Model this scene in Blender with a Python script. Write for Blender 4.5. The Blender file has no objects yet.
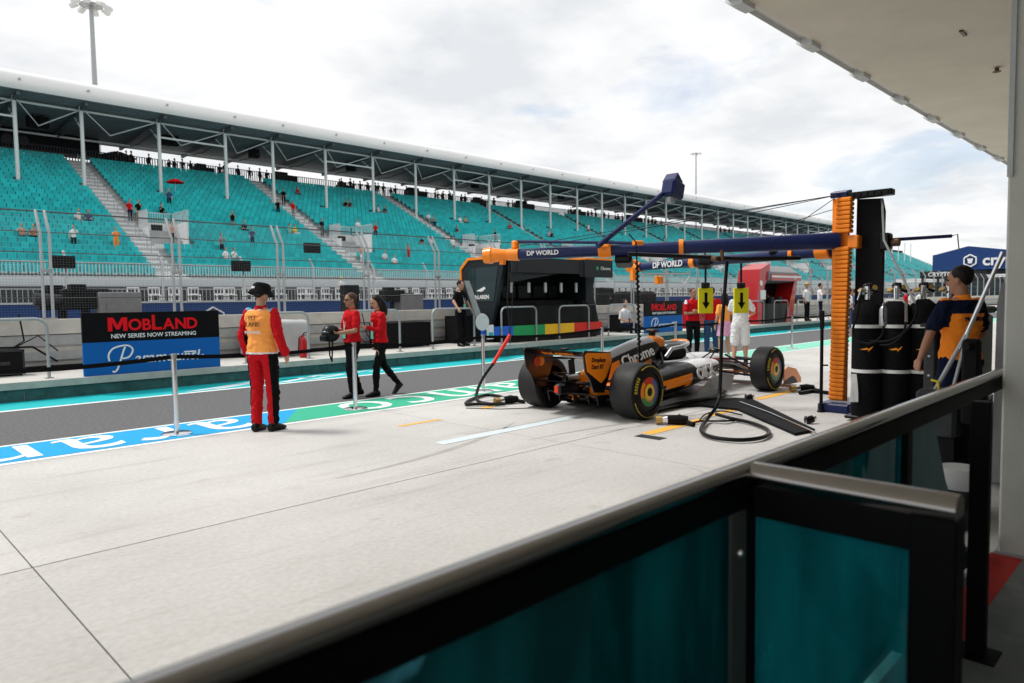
import bpy, bmesh, math, random
from mathutils import Vector as V, Matrix, noise
R = math.radians
random.seed(7)
S = bpy.context.scene
COL = S.collection
CAMH = 1.54
FPX = 705.0
# ---------------------------------------------------------------- camera
yaw, pitch, roll = R(45), R(-3.4), R(0.8)
fw = V((math.cos(pitch)*math.cos(yaw), math.cos(pitch)*math.sin(yaw), math.sin(pitch)))
rt = V((math.sin(yaw), -math.cos(yaw), 0)); up = rt.cross(fw)
rt2 = rt*math.cos(roll)-up*math.sin(roll); up2 = up*math.cos(roll)+rt*math.sin(roll)
cd = bpy.data.cameras.new('camera'); cam = bpy.data.objects.new('camera', cd); COL.objects.link(cam)
m = Matrix((rt2, up2, -fw)).transposed().to_4x4(); m.translation = V((0, 0, CAMH)); cam.matrix_world = m
cd.sensor_width = 36; cd.lens = FPX/1024*36; cd.clip_start = 0.05; cd.clip_end = 6000
cd.dof.use_dof = True; cd.dof.focus_distance = 9.0; cd.dof.aperture_fstop = 2.4
S.camera = cam
# ---------------------------------------------------------------- world: Nishita sky behind procedural cloud cover
SUN_EL, SUN_AZ = R(59), R(125)      # azimuth of the sun measured from +X towards +Y
w = bpy.data.worlds.new('World'); S.world = w; w.use_nodes = True
nt = w.node_tree; nt.nodes.clear(); N = nt.nodes.new; L = nt.links.new
out = N('ShaderNodeOutputWorld'); mix = N('ShaderNodeMixShader'); b1 = N('ShaderNodeBackground'); b2 = N('ShaderNodeBackground')
sky = N('ShaderNodeTexSky'); sky.sky_type = 'NISHITA'; sky.sun_disc = False
sky.sun_elevation = SUN_EL; sky.sun_rotation = R(90)-SUN_AZ; sky.air_density = 1.0; sky.dust_density = 2.0
L(sky.outputs[0], b1.inputs[0]); b1.inputs[1].default_value = 0.15
tc = N('ShaderNodeTexCoord'); sep = N('ShaderNodeSeparateXYZ'); L(tc.outputs['Generated'], sep.inputs[0])
ad = N('ShaderNodeMath'); ad.operation = 'ADD'; L(sep.outputs[2], ad.inputs[0]); ad.inputs[1].default_value = 0.16
dv = N('ShaderNodeVectorMath'); dv.operation = 'DIVIDE'; cb = N('ShaderNodeCombineXYZ')
for i in range(3): L(ad.outputs[0], cb.inputs[i])
L(tc.outputs['Generated'], dv.inputs[0]); L(cb.outputs[0], dv.inputs[1])
n1 = N('ShaderNodeTexNoise'); n1.inputs['Scale'].default_value = 1.5; n1.inputs['Detail'].default_value = 9; n1.inputs['Roughness'].default_value = 0.55; n1.inputs['Distortion'].default_value = 0.4
L(dv.outputs[0], n1.inputs['Vector'])
r1 = N('ShaderNodeValToRGB'); r1.color_ramp.elements[0].position = 0.31; r1.color_ramp.elements[0].color = (0.5, 0.5, 0.5, 1)
r1.color_ramp.elements[1].position = 0.42; r1.color_ramp.elements[1].color = (1, 1, 1, 1)
L(n1.outputs[0], r1.inputs[0]); L(r1.outputs[0], mix.inputs[0])
n2 = N('ShaderNodeTexNoise'); n2.inputs['Scale'].default_value = 1.9; n2.inputs['Detail'].default_value = 8; n2.inputs['Roughness'].default_value = 0.55
mp = N('ShaderNodeMapping'); mp.inputs['Location'].default_value = (3.1, 5.3, 1.7); L(dv.outputs[0], mp.inputs[0]); L(mp.outputs[0], n2.inputs['Vector'])
r2 = N('ShaderNodeValToRGB'); e = r2.color_ramp.elements
e[0].position = 0.32; e[0].color = (0.76, 0.785, 0.815, 1); e[1].position = 0.55; e[1].color = (1.0, 1.0, 1.0, 1)
L(n2.outputs[0], r2.inputs[0]); L(r2.outputs[0], b2.inputs[0]); b2.inputs[1].default_value = 0.86
L(b1.outputs[0], mix.inputs[1]); L(b2.outputs[0], mix.inputs[2]); L(mix.outputs[0], out.inputs[0])
# ---------------------------------------------------------------- sun (thinly veiled by cloud)
sl = bpy.data.lights.new('sun', 'SUN'); sl.energy = 2.3; sl.angle = R(12); sl.color = (1, .96, .9)
so = bpy.data.objects.new('sun', sl); COL.objects.link(so)
sd = V((math.cos(SUN_EL)*math.cos(SUN_AZ), math.cos(SUN_EL)*math.sin(SUN_AZ), math.sin(SUN_EL)))
so.rotation_euler = sd.to_track_quat('Z', 'Y').to_euler(); so.location = (0, 0, 50)
S.view_settings.view_transform = 'Standard'; S.view_settings.look = 'None'
S.view_settings.exposure = 0.29; S.view_settings.gamma = 1; S.view_settings.use_curve_mapping = False
S.render.engine = 'CYCLES'; S.cycles.max_bounces = 8; S.cycles.transparent_max_bounces = 12

# ================================================================ helpers
def P(px, py, ax, val):
    """point of the place seen at a pixel of the photograph on the world plane axis=val"""
    r = fw*FPX+rt2*(px-512)-up2*(py-341.5); t = (val-(0, 0, CAMH)[ax])/r[ax]
    return V((0, 0, CAMH))+r*t
def mat(name, col, rough=.6, metal=0, var=0, scale=8, bump=0, bscale=40, spec=.3, coat=0, alpha=None):
    m = bpy.data.materials.new(name); m.use_nodes = True; nt = m.node_tree; b = nt.nodes['Principled BSDF']
    b.inputs['Base Color'].default_value = (*col, 1); b.inputs['Roughness'].default_value = rough
    b.inputs['Metallic'].default_value = metal; b.inputs['Specular IOR Level'].default_value = spec
    if coat: b.inputs['Coat Weight'].default_value = coat; b.inputs['Coat Roughness'].default_value = .05
    tc = nt.nodes.new('ShaderNodeTexCoord')
    if var:
        n = nt.nodes.new('ShaderNodeTexNoise'); n.inputs['Scale'].default_value = scale; n.inputs['Detail'].default_value = 6; n.inputs['Roughness'].default_value = .6
        nt.links.new(tc.outputs['Object'], n.inputs['Vector'])
        r = nt.nodes.new('ShaderNodeValToRGB'); r.color_ramp.elements[0].position = .3; r.color_ramp.elements[1].position = .7
        r.color_ramp.elements[0].color = (*[c*(1-var) for c in col], 1); r.color_ramp.elements[1].color = (*[min(1, c*(1+var)) for c in col], 1)
        nt.links.new(n.outputs[0], r.inputs[0]); nt.links.new(r.outputs[0], b.inputs['Base Color'])
        mr = nt.nodes.new('ShaderNodeMapRange'); mr.inputs['To Min'].default_value = max(.02, rough-.1); mr.inputs['To Max'].default_value = min(1, rough+.1)
        nt.links.new(n.outputs[0], mr.inputs[0]); nt.links.new(mr.outputs[0], b.inputs['Roughness'])
    if bump:
        n = nt.nodes.new('ShaderNodeTexNoise'); n.inputs['Scale'].default_value = bscale; n.inputs['Detail'].default_value = 4
        nt.links.new(tc.outputs['Object'], n.inputs['Vector']); bp = nt.nodes.new('ShaderNodeBump'); bp.inputs['Strength'].default_value = bump
        bp.inputs['Distance'].default_value = .02; nt.links.new(n.outputs[0], bp.inputs['Height']); nt.links.new(bp.outputs[0], b.inputs['Normal'])
    return m
OFF = {}
def root(name, loc, label, cat, group=None, rz=0):
    o = bpy.data.objects.new(name, None); COL.objects.link(o); o.location = loc; o.rotation_euler = (0, 0, rz); o.empty_display_size = .1
    o['label'] = label; o['category'] = cat
    if group: o['group'] = group
    OFF[o.name] = V(loc) if rz == 0 else None
    return o
def tag(o, label, cat, group=None, kind=None):
    o['label'] = label; o['category'] = cat
    if group: o['group'] = group
    if kind: o['kind'] = kind
    return o
class MB:
    def __init__(s): s.v = []; s.f = []; s.m = []; s.mi = 0
    def add(s, vs, fs, mi=None):
        b = len(s.v); s.v += [tuple(x) for x in vs]; s.f += [tuple(i+b for i in f) for f in fs]; s.m += [s.mi if mi is None else mi]*len(fs); return s
    def box(s, a, b, mi=None, rot=None, piv=None, ch=0):
        x0, y0, z0 = [min(a[i], b[i]) for i in range(3)]; x1, y1, z1 = [max(a[i], b[i]) for i in range(3)]
        if ch:
            c = ch; vs = []; fs = []
            # chamfered box through 24 points
            P8 = [(x, y, z) for x in (0, 1) for y in (0, 1) for z in (0, 1)]
            lo = (x0, y0, z0); hi = (x1, y1, z1); idx = {}
            for p in P8:
                for ax in range(3):
                    q = [(lo[i] if p[i] == 0 else hi[i])+((0 if i == ax else (c if p[i] == 0 else -c))) for i in range(3)]
                    idx[(p, ax)] = len(vs); vs.append(q)
            for ax in range(3):
                for sd_ in (0, 1):
                    o = [i for i in range(3) if i != ax]; seq = [(0, 0), (1, 0), (1, 1), (0, 1)]
                    f = []
                    for q in seq:
                        p = [0, 0, 0]; p[ax] = sd_; p[o[0]] = q[0]; p[o[1]] = q[1]; f.append(idx[(tuple(p), ax)])
                    fs.append(f)
            for ax in range(3):
                o = [i for i in range(3) if i != ax]
                for q in ((0, 0), (1, 0), (1, 1), (0, 1)):
                    pa = [0, 0, 0]; pb = [0, 0, 0]; pa[ax] = 0; pb[ax] = 1
                    for k in (0, 1): pa[o[k]] = q[k]; pb[o[k]] = q[k]
                    fs.append([idx[(tuple(pa), o[0])], idx[(tuple(pb), o[0])], idx[(tuple(pb), o[1])], idx[(tuple(pa), o[1])]])
            for p in P8: fs.append([idx[(p, 0)], idx[(p, 1)], idx[(p, 2)]])
        else:
            vs = [(x0, y0, z0), (x1, y0, z0), (x1, y1, z0), (x0, y1, z0), (x0, y0, z1), (x1, y0, z1), (x1, y1, z1), (x0, y1, z1)]
            fs = [(0, 3, 2, 1), (4, 5, 6, 7), (0, 1, 5, 4), (1, 2, 6, 5), (2, 3, 7, 6), (3, 0, 4, 7)]
        if rot is not None:
            piv = V(piv) if piv is not None else V(((x0+x1)/2, (y0+y1)/2, (z0+z1)/2))
            vs = [piv+rot@(V(v)-piv) for v in vs]
        return s.add(vs, fs, mi)
    def rings(s, rs, mi=None, cap=True, closed=True):
        n = len(rs[0]); vs = [p for r in rs for p in r]; fs = []
        for i in range(len(rs)-1):
            for j in range(n if closed else n-1):
                k = (j+1) % n; fs.append((i*n+j, i*n+k, (i+1)*n+k, (i+1)*n+j))
        if cap and closed: fs += [tuple(range(n))[::-1], tuple((len(rs)-1)*n+j for j in range(n))]
        return s.add(vs, fs, mi)
    def tube(s, pts, r, n=8, mi=None, closed=False):
        pts = [V(p) for p in pts]; m_ = len(pts); rs = []
        rr = r if isinstance(r, (list, tuple)) else [r]*m_
        prev = None
        for i, p in enumerate(pts):
            a = pts[i-1] if (i > 0 or closed) else p; b = pts[(i+1) % m_] if (i < m_-1 or closed) else p
            t = (b-a).normalized()
            if prev is None:
                u = t.cross(V((0, 0, 1)));
                if u.length < 1e-3: u = t.cross(V((1, 0, 0)))
            else: u = prev-t*prev.dot(t)
            u.normalize(); prev = u; v_ = t.cross(u)
            rs.append([p+(u*math.cos(2*math.pi*k/n)+v_*math.sin(2*math.pi*k/n))*rr[i] for k in range(n)])
        if closed: rs.append(rs[0]); return s.rings(rs, mi, cap=False)
        return s.rings(rs, mi)
    def cyl(s, a, b, r, r2=None, n=12, mi=None): return s.tube([a, b], [r, r if r2 is None else r2], n, mi)
    def ell(s, c, r, n=12, m_=8, mi=None, rot=None):
        c = V(c); r = r if isinstance(r, (tuple, list)) else (r, r, r); rs = []
        for i in range(m_+1):
            a = math.pi*(i+.02 if i == 0 else (i-.02 if i == m_ else i))/m_; rs.append([])
            for j in range(n):
                b = 2*math.pi*j/n; q = V((r[0]*math.sin(a)*math.cos(b), r[1]*math.sin(a)*math.sin(b), -r[2]*math.cos(a)))
                rs[-1].append(c+(rot@q if rot is not None else q))
        return s.rings(rs, mi)
    def prism(s, poly, ax, a, b, mi=None):
        """poly of 2-D points on the plane normal to axis ax, from a to b"""
        def mk(p, t):
            q = [0, 0, 0]; o = [i for i in range(3) if i != ax]; q[o[0]] = p[0]; q[o[1]] = p[1]; q[ax] = t; return q
        return s.rings([[mk(p, a) for p in poly], [mk(p, b) for p in poly]], mi)
    def lathe(s, prof, c, axis=1, n=32, mi=None, cap=True):
        """prof: list of (t along axis, radius)"""
        o = [i for i in range(3) if i != axis]; rs = []
        for t, r in prof:
            ring = []
            for k in range(n):
                q = [0, 0, 0]; q[axis] = c[axis]+t; q[o[0]] = c[o[0]]+r*math.cos(2*math.pi*k/n); q[o[1]] = c[o[1]]+r*math.sin(2*math.pi*k/n); ring.append(q)
            rs.append(ring)
        return s.rings(rs, mi, cap=cap)
    def build(s, name, mats, parent=None, smooth=True, ang=35, local=False):
        me = bpy.data.meshes.new(name); off = V((0, 0, 0))
        if parent is not None and not local: off = OFF.get(parent.name) or V((0, 0, 0))
        me.from_pydata([tuple(V(v)-off) for v in s.v], [], s.f)
        for mm in (mats if isinstance(mats, (list, tuple)) else [mats]): me.materials.append(mm)
        me.polygons.foreach_set('material_index', s.m)
        bm = bmesh.new(); bm.from_mesh(me); bmesh.ops.recalc_face_normals(bm, faces=bm.faces); bm.to_mesh(me); bm.free()
        if smooth:
            me.shade_smooth(); me.set_sharp_from_angle(angle=R(ang))
        o = bpy.data.objects.new(name, me); COL.objects.link(o)
        if parent is not None: o.parent = parent; OFF[o.name] = off
        return o
def struct(o): o['kind'] = 'structure'; return o
def cr(pts, sub=5):
    out_ = []
    for i in range(len(pts)-1):
        p0, p1, p2, p3 = [V(pts[max(0, min(len(pts)-1, j))]) for j in (i-1, i, i+1, i+2)]
        for k in range(sub): t = k/sub; out_.append(.5*((2*p1)+(p2-p0)*t+(2*p0-5*p1+4*p2-p3)*t*t+(3*p1-p0-3*p2+p3)*t**3))
    return out_+[V(pts[-1])]
def text_mb(txt, size, mb=None, T=None, mi=0, ext=0.002, shear=0, sx=1, align='CENTER', spacing=1, bold=0):
    c = bpy.data.curves.new('t', 'FONT'); c.body = txt; c.size = size; c.extrude = ext; c.shear = shear; c.align_x = align; c.align_y = 'CENTER'; c.space_character = spacing
    c.resolution_u = 3; c.offset = bold
    o = bpy.data.objects.new('t', c); COL.objects.link(o); bpy.context.view_layer.update()
    me = bpy.data.meshes.new_from_object(o.evaluated_get(bpy.context.evaluated_depsgraph_get()))
    mb = mb or MB(); T = T or Matrix()
    mb.add([T@V((v.co.x*sx, v.co.y, v.co.z)) for v in me.vertices], [tuple(p.vertices) for p in me.polygons], mi)
    bpy.data.objects.remove(o); bpy.data.curves.remove(c); bpy.data.meshes.remove(me); return mb
def frame(o, x, y):
    """matrix whose local x,y run along world vectors x,y with origin o"""
    x = V(x).normalized(); y = V(y).normalized(); z = x.cross(y); m_ = Matrix((x, y, z)).transposed().to_4x4(); m_.translation = V(o); return m_
def dup_tree(o, loc=None, parent=None, label=None):
    c = o.copy(); COL.objects.link(c); c.parent = parent
    if loc is not None: c.location = loc
    if label: c['label'] = label
    for ch in [k for k in o.children]: dup_tree(ch, None, c)
    return c
# ---------------------------------------------------------------- materials
M = {}
def mm(k, *a, **kw): M[k] = mat(k, *a, **kw); return M[k]
mm('asphalt', (.125, .127, .131), .9, spec=.2, var=.3, scale=22, bump=.2, bscale=300)
mm('teal_paint', (.0, .42, .45), .7, var=.08); mm('blue_paint', (.0, .33, .66), .7, var=.06); mm('green_paint', (.03, .42, .25), .7, var=.06)
mm('white_paint', (.78, .8, .8), .7, var=.05); mm('orange_mark', (.85, .45, .08), .8, var=.15, scale=20); mm('pale_mark', (.62, .7, .74), .8, var=.06)
mm('kerb', (.42, .43, .40), .85, var=.15, scale=5, bump=.2); mm('kerb_dark', (.035, .10, .10), .8, var=.4, scale=6)
mm('plat', (.5, .49, .46), .85, var=.1); mm('wallc', (.52, .50, .45), .9, var=.16, scale=2.5, bump=.25); mm('wall_grey', (.36, .37, .36), .8, var=.12)
mm('steel', (.42, .43, .44), .35, .8, var=.1); mm('galv', (.38, .40, .41), .5, .55, var=.1); mm('chrome', (.72, .73, .75), .18, 1)
mm('black', (.004, .004, .005), .35, spec=.22); mm('black_matt', (.006, .006, .007), .75, spec=.15); mm('rubber', (.012, .012, .013), .7, spec=.3, var=.2, scale=14, bump=.1)
mm('carbon', (.006, .006, .007), .3, spec=.3); mm('white', (.8, .8, .8), .5); mm('offwhite', (.66, .67, .67), .6, var=.06)
mm('cable_grey', (.10, .105, .11), .7, spec=.1)
mm('scuff', (.40, .385, .37), .8, var=.12, scale=6)
mm('orange', (1.0, .27, .012), .35, coat=.3); mm('orange_plastic', (1.0, .275, .015), .5, var=.06); mm('navy', (.005, .014, .085), .35, spec=.35); mm('blue_band', (.01, .045, .17), .7, var=.1)
mm('sign_blue', (.003, .115, .42), .5, spec=.2); mm('sign_black', (.003, .003, .004), .5, spec=.15); mm('sign_red', (.78, .004, .012), .5, spec=.2)
mm('seat', (.005, .54, .55), .55, spec=.2); mm('terrace', (.40, .41, .41), .9, var=.12, scale=1.5)
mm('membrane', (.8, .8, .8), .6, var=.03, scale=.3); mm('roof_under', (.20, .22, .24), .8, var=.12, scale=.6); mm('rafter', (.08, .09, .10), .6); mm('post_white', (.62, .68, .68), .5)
mm('dark', (.008, .009, .011), .8, spec=.15); mm('dark_grey', (.035, .038, .042), .7, spec=.2, var=.2); mm('grey', (.22, .22, .23), .7, var=.1); mm('barrier', (.5, .54, .55), .6)
mm('skin', (.50, .27, .18), .55); mm('skin_tan', (.36, .18, .11), .55); mm('hair_dark', (.008, .005, .004), .6, spec=.25); mm('hair_brown', (.06, .03, .017), .6)
mm('red_cloth', (.50, .006, .012), .85, spec=.15, bump=.5, bscale=25); mm('black_cloth', (.006, .006, .007), .9, spec=.1, bump=.5, bscale=25); mm('white_cloth', (.75, .75, .76), .85, bump=.5, bscale=25)
mm('orange_cloth', (1.0, .27, .015), .8, bump=.5, bscale=25); mm('vest', (1.0, .37, .08), .8, var=.06, bump=.5, bscale=25); mm('navy_cloth', (.007, .011, .03), .9, spec=.1, bump=.5, bscale=25); mm('jean', (.03, .07, .17), .9)
mm('sheet_grey', (.42, .43, .43), .8, var=.12, scale=3)
mm('pink', (.7, .35, .55), .85); mm('yellow', (.85, .8, .02), .5); mm('yellow_mark', (.75, .62, .03), .6); mm('silver', (.45, .46, .48), .3, .6, coat=.3)
mm('g_blue', (.02, .13, .6), .45); mm('g_green', (.02, .32, .10), .45); mm('g_yellow', (.9, .5, .02), .45); mm('g_red', (.72, .03, .02), .45)
mm('red_gloss', (.42, .005, .010), .3, coat=.4); mm('panel_dark', (.012, .018, .022), .4, spec=.25); mm('screen', (.05, .06, .07), .2); mm('glass_dark', (.01, .03, .035), .1)
mm('soffit', (.80, .73, .62), .9, var=.06, scale=1.2, bump=.1); mm('column', (.50, .51, .475), .9, var=.06, scale=3, bump=.15, bscale=80)
mm('red_floor', (.40, .02, .015), .7, var=.2, scale=12); mm('floor_grey', (.16, .165, .165), .75, var=.2, scale=8); mm('brass', (.5, .33, .12), .4, .6); mm('light_green', (.2, .6, .45), .6)
def concrete_mat():
    m = bpy.data.materials.new('apron_concrete'); m.use_nodes = True; nt = m.node_tree; b = nt.nodes['Principled BSDF']; N = nt.nodes.new; L = nt.links.new
    g = N('ShaderNodeNewGeometry'); n1 = N('ShaderNodeTexNoise'); n1.inputs['Scale'].default_value = .55; n1.inputs['Detail'].default_value = 7; n1.inputs['Roughness'].default_value = .62
    n2 = N('ShaderNodeTexNoise'); n2.inputs['Scale'].default_value = 26; n2.inputs['Detail'].default_value = 5
    L(g.outputs['Position'], n1.inputs['Vector']); L(g.outputs['Position'], n2.inputs['Vector'])
    r = N('ShaderNodeValToRGB'); r.color_ramp.elements[0].position = .25; r.color_ramp.elements[0].color = (.45, .44, .425, 1); r.color_ramp.elements[1].position = .7; r.color_ramp.elements[1].color = (.575, .565, .55, 1)
    r2 = N('ShaderNodeValToRGB'); r2.color_ramp.elements[0].position = .3; r2.color_ramp.elements[0].color = (.9, .9, .9, 1); r2.color_ramp.elements[1].position = .65; r2.color_ramp.elements[1].color = (1.04, 1.04, 1.04, 1)
    L(n1.outputs[0], r.inputs[0]); L(n2.outputs[0], r2.inputs[0])
    mx = N('ShaderNodeMix'); mx.data_type = 'RGBA'; mx.blend_type = 'MULTIPLY'; mx.inputs[0].default_value = 1; L(r.outputs[0], mx.inputs[6]); L(r2.outputs[0], mx.inputs[7])
    # scattered small stains
    vo = N('ShaderNodeTexNoise'); vo.inputs['Scale'].default_value = 2.3; vo.inputs['Detail'].default_value = 3; L(g.outputs['Position'], vo.inputs['Vector'])
    r3 = N('ShaderNodeValToRGB'); r3.color_ramp.elements[0].position = .66; r3.color_ramp.elements[0].color = (1, 1, 1, 1); r3.color_ramp.elements[1].position = .78; r3.color_ramp.elements[1].color = (.8, .78, .75, 1)
    L(vo.outputs[0], r3.inputs[0]); m2 = N('ShaderNodeMix'); m2.data_type = 'RGBA'; m2.blend_type = 'MULTIPLY'; m2.inputs[0].default_value = 1; L(mx.outputs[2], m2.inputs[6]); L(r3.outputs[0], m2.inputs[7])
    # tone of each cast slab, and dark rubbed streaks along the lane
    sn = N('ShaderNodeVectorMath'); sn.operation = 'SNAP'; ofs = N('ShaderNodeVectorMath'); ofs.operation = 'SUBTRACT'; ofs.inputs[1].default_value = (.87, 0, 0); sn.inputs[1].default_value = (4.8, 4.9, 50); L(g.outputs['Position'], ofs.inputs[0]); L(ofs.outputs[0], sn.inputs[0])
    wn = N('ShaderNodeTexWhiteNoise'); L(sn.outputs[0], wn.inputs[0]); mr = N('ShaderNodeMapRange'); mr.inputs['To Min'].default_value = .93; mr.inputs['To Max'].default_value = 1.04; L(wn.outputs['Value'], mr.inputs[0])
    mpp = N('ShaderNodeMapping'); mpp.inputs['Scale'].default_value = (.35, 3.2, 1); mpp.inputs['Rotation'].default_value = (0, 0, .12); L(g.outputs['Position'], mpp.inputs[0]); n4 = N('ShaderNodeTexNoise'); n4.inputs['Scale'].default_value = 1.2; n4.inputs['Detail'].default_value = 6; n4.inputs['Roughness'].default_value = .7; L(mpp.outputs[0], n4.inputs[0])
    r4 = N('ShaderNodeValToRGB'); r4.color_ramp.elements[0].position = .28; r4.color_ramp.elements[0].color = (.84, .83, .82, 1); r4.color_ramp.elements[1].position = .46; r4.color_ramp.elements[1].color = (1, 1, 1, 1); L(n4.outputs[0], r4.inputs[0])
    m3 = N('ShaderNodeMix'); m3.data_type = 'RGBA'; m3.blend_type = 'MULTIPLY'; m3.inputs[0].default_value = 1; L(m2.outputs[2], m3.inputs[6]); L(r4.outputs[0], m3.inputs[7])
    m4 = N('ShaderNodeVectorMath'); m4.operation = 'SCALE'; L(m3.outputs[2], m4.inputs[0]); L(mr.outputs[0], m4.inputs['Scale'])
    L(m4.outputs[0], b.inputs['Base Color']); b.inputs['Roughness'].default_value = .82
    bp = N('ShaderNodeBump'); bp.inputs['Strength'].default_value = .12; bp.inputs['Distance'].default_value = .01; L(n2.outputs[0], bp.inputs['Height']); L(bp.outputs[0], b.inputs['Normal'])
    return m
M['concrete'] = concrete_mat()
def seat_mat():
    m = M['seat']; nt = m.node_tree; b = nt.nodes['Principled BSDF']; g = nt.nodes.new('ShaderNodeNewGeometry'); oi = nt.nodes.new('ShaderNodeObjectInfo')
    a = nt.nodes.new('ShaderNodeMath'); a.operation = 'ADD'; nt.links.new(g.outputs['Random Per Island'], a.inputs[0]); nt.links.new(oi.outputs['Random'], a.inputs[1])
    f = nt.nodes.new('ShaderNodeMath'); f.operation = 'FRACT'; nt.links.new(a.outputs[0], f.inputs[0])
    r = nt.nodes.new('ShaderNodeValToRGB'); r.color_ramp.elements[0].color = (.0, .37, .39, 1); r.color_ramp.elements[1].color = (.002, .52, .54, 1); nt.links.new(f.outputs[0], r.inputs[0]); nt.links.new(r.outputs[0], b.inputs['Base Color'])
    b.inputs['Roughness'].default_value = .45; b.inputs['Specular IOR Level'].default_value = .3
seat_mat()
def film_mat(name, col):
    """tinted film on a pane: two-faced, so each face takes the square root of the tint; the film is darker in bubbled patches"""
    m = bpy.data.materials.new(name); m.use_nodes = True; nt = m.node_tree; nt.nodes.clear(); N = nt.nodes.new; L = nt.links.new
    o = N('ShaderNodeOutputMaterial'); t = N('ShaderNodeBsdfTransparent')
    tc = N('ShaderNodeTexCoord'); n0 = N('ShaderNodeTexNoise'); n0.inputs['Scale'].default_value = 1.9; n0.inputs['Detail'].default_value = 1.5; n0.inputs['Distortion'].default_value = 1.2; L(tc.outputs['Object'], n0.inputs[0])
    cr_ = N('ShaderNodeValToRGB'); cr_.color_ramp.elements[0].position = .47; cr_.color_ramp.elements[0].color = (col[0]*.75, col[1]*.80, col[2]*.82, 1); cr_.color_ramp.elements[1].position = .50; cr_.color_ramp.elements[1].color = (*col, 1)
    L(n0.outputs[0], cr_.inputs[0]); L(cr_.outputs[0], t.inputs[0])
    g = N('ShaderNodeBsdfGlossy'); g.inputs['Roughness'].default_value = .04; g.inputs[0].default_value = (.45, .5, .55, 1)
    fr = N('ShaderNodeFresnel'); fr.inputs[0].default_value = 1.5
    n = N('ShaderNodeTexNoise'); n.inputs['Scale'].default_value = 3; L(tc.outputs['Object'], n.inputs[0])
    bp = N('ShaderNodeBump'); bp.inputs['Strength'].default_value = .3; bp.inputs['Distance'].default_value = .03; L(n.outputs[0], bp.inputs['Height']); L(bp.outputs[0], g.inputs['Normal'])
    d = N('ShaderNodeBsdfDiffuse'); d.inputs[0].default_value = (.01, .44, .52, 1)
    ms = N('ShaderNodeMixShader'); mpz = N('ShaderNodeMapping'); mpz.inputs['Scale'].default_value = (7, 7, 1.3); mpz.inputs['Rotation'].default_value = (0, .35, 0); L(tc.outputs['Object'], mpz.inputs[0]); ns = N('ShaderNodeTexNoise'); ns.inputs['Scale'].default_value = 1.0; ns.inputs['Detail'].default_value = 5; L(mpz.outputs[0], ns.inputs[0]); mz = N('ShaderNodeMapRange'); mz.inputs['From Min'].default_value = .45; mz.inputs['From Max'].default_value = .8; mz.inputs['To Min'].default_value = .16; mz.inputs['To Max'].default_value = .62; L(ns.outputs[0], mz.inputs[0]); L(mz.outputs[0], ms.inputs[0]); L(t.outputs[0], ms.inputs[1]); L(d.outputs[0], ms.inputs[2])
    m2 = N('ShaderNodeMixShader'); L(fr.outputs[0], m2.inputs[0]); L(ms.outputs[0], m2.inputs[1]); L(g.outputs[0], m2.inputs[2]); L(m2.outputs[0], o.inputs[0])
    return m
M['film'] = film_mat('teal_film', (.52, .94, .95))
def mesh_mat(name, col, cell, wire):
    """woven wire infill: fine diamond wires, open between"""
    m = bpy.data.materials.new(name); m.use_nodes = True; nt = m.node_tree; b = nt.nodes['Principled BSDF']; N = nt.nodes.new; L = nt.links.new
    b.inputs['Base Color'].default_value = (*col, 1); b.inputs['Metallic'].default_value = .5
    g = N('ShaderNodeNewGeometry'); s = N('ShaderNodeSeparateXYZ'); L(g.outputs['Position'], s.inputs[0]); hs = []
    for ax in (0, 2):
        d = N('ShaderNodeMath'); d.operation = 'DIVIDE'; L(s.outputs[ax], d.inputs[0]); d.inputs[1].default_value = cell
        f = N('ShaderNodeMath'); f.operation = 'FRACT'; L(d.outputs[0], f.inputs[0]); c = N('ShaderNodeMath'); c.operation = 'LESS_THAN'; L(f.outputs[0], c.inputs[0]); c.inputs[1].default_value = wire; hs.append(c)
    mx = N('ShaderNodeMath'); mx.operation = 'MAXIMUM'; L(hs[0].outputs[0], mx.inputs[0]); L(hs[1].outputs[0], mx.inputs[1]); L(mx.outputs[0], b.inputs['Alpha'])
    return m
M['wire'] = mesh_mat('fence_mesh', (.20, .215, .22), .05, .05)

# ================================================================ setting: ground, apron, lane
g = MB(); g.add([(-600, -600, -.02), (1500, -600, -.02), (1500, 1200, -.02), (-600, 1200, -.02)], [(0, 1, 2, 3)]); struct(g.build('ground', M['plat'], smooth=False))
g = MB(); x = -40.0
# concrete slabs with real 9 mm joints over a dark base
ap = MB(); ap.box((-60, -12, -.016), (260, 9.6, -.012)); struct(ap.build('apron_base', M['dark'], smooth=False))
xs = [.87+4.8*k for k in range(-12, 55)]; ys = [-12, -4.9, 0.0, 4.9, 8.28]
for i in range(len(xs)-1):
    for j in range(len(ys)-1):
        g.box((xs[i]+.004, ys[j]+.0065, -.01), (xs[i+1]-.004, ys[j+1]-(.0065 if j < 3 else 0), 0))
struct(g.build('apron', M['concrete'], smooth=False))
g = MB(); g.box((-60, 8.28, -.01), (400, 13.66, 0)); struct(g.build('pit_lane', M['asphalt'], smooth=False))
def sheet(name, mt, x0, x1, y0, y1, z, poly=None):
    b = MB(); b.prism(poly or [(x0, y0), (x1, y0), (x1, y1), (x0, y1)], 2, z-.003, z); return struct(b.build(name, mt, smooth=False))
sheet('painted_border', M['white_paint'], -60, 300, 8.28, 9.46, .004)
sheet('blue_strip', M['blue_paint'], 0, 0, 0, 0, .008, [(-60, 8.38), (4.25, 8.38), (4.95, 9.36), (-60, 9.36)])
sheet('green_strip', M['green_paint'], 0, 0, 0, 0, .008, [(4.25, 8.38), (15.5, 8.38), (16.2, 9.36), (4.95, 9.36)])
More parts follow.
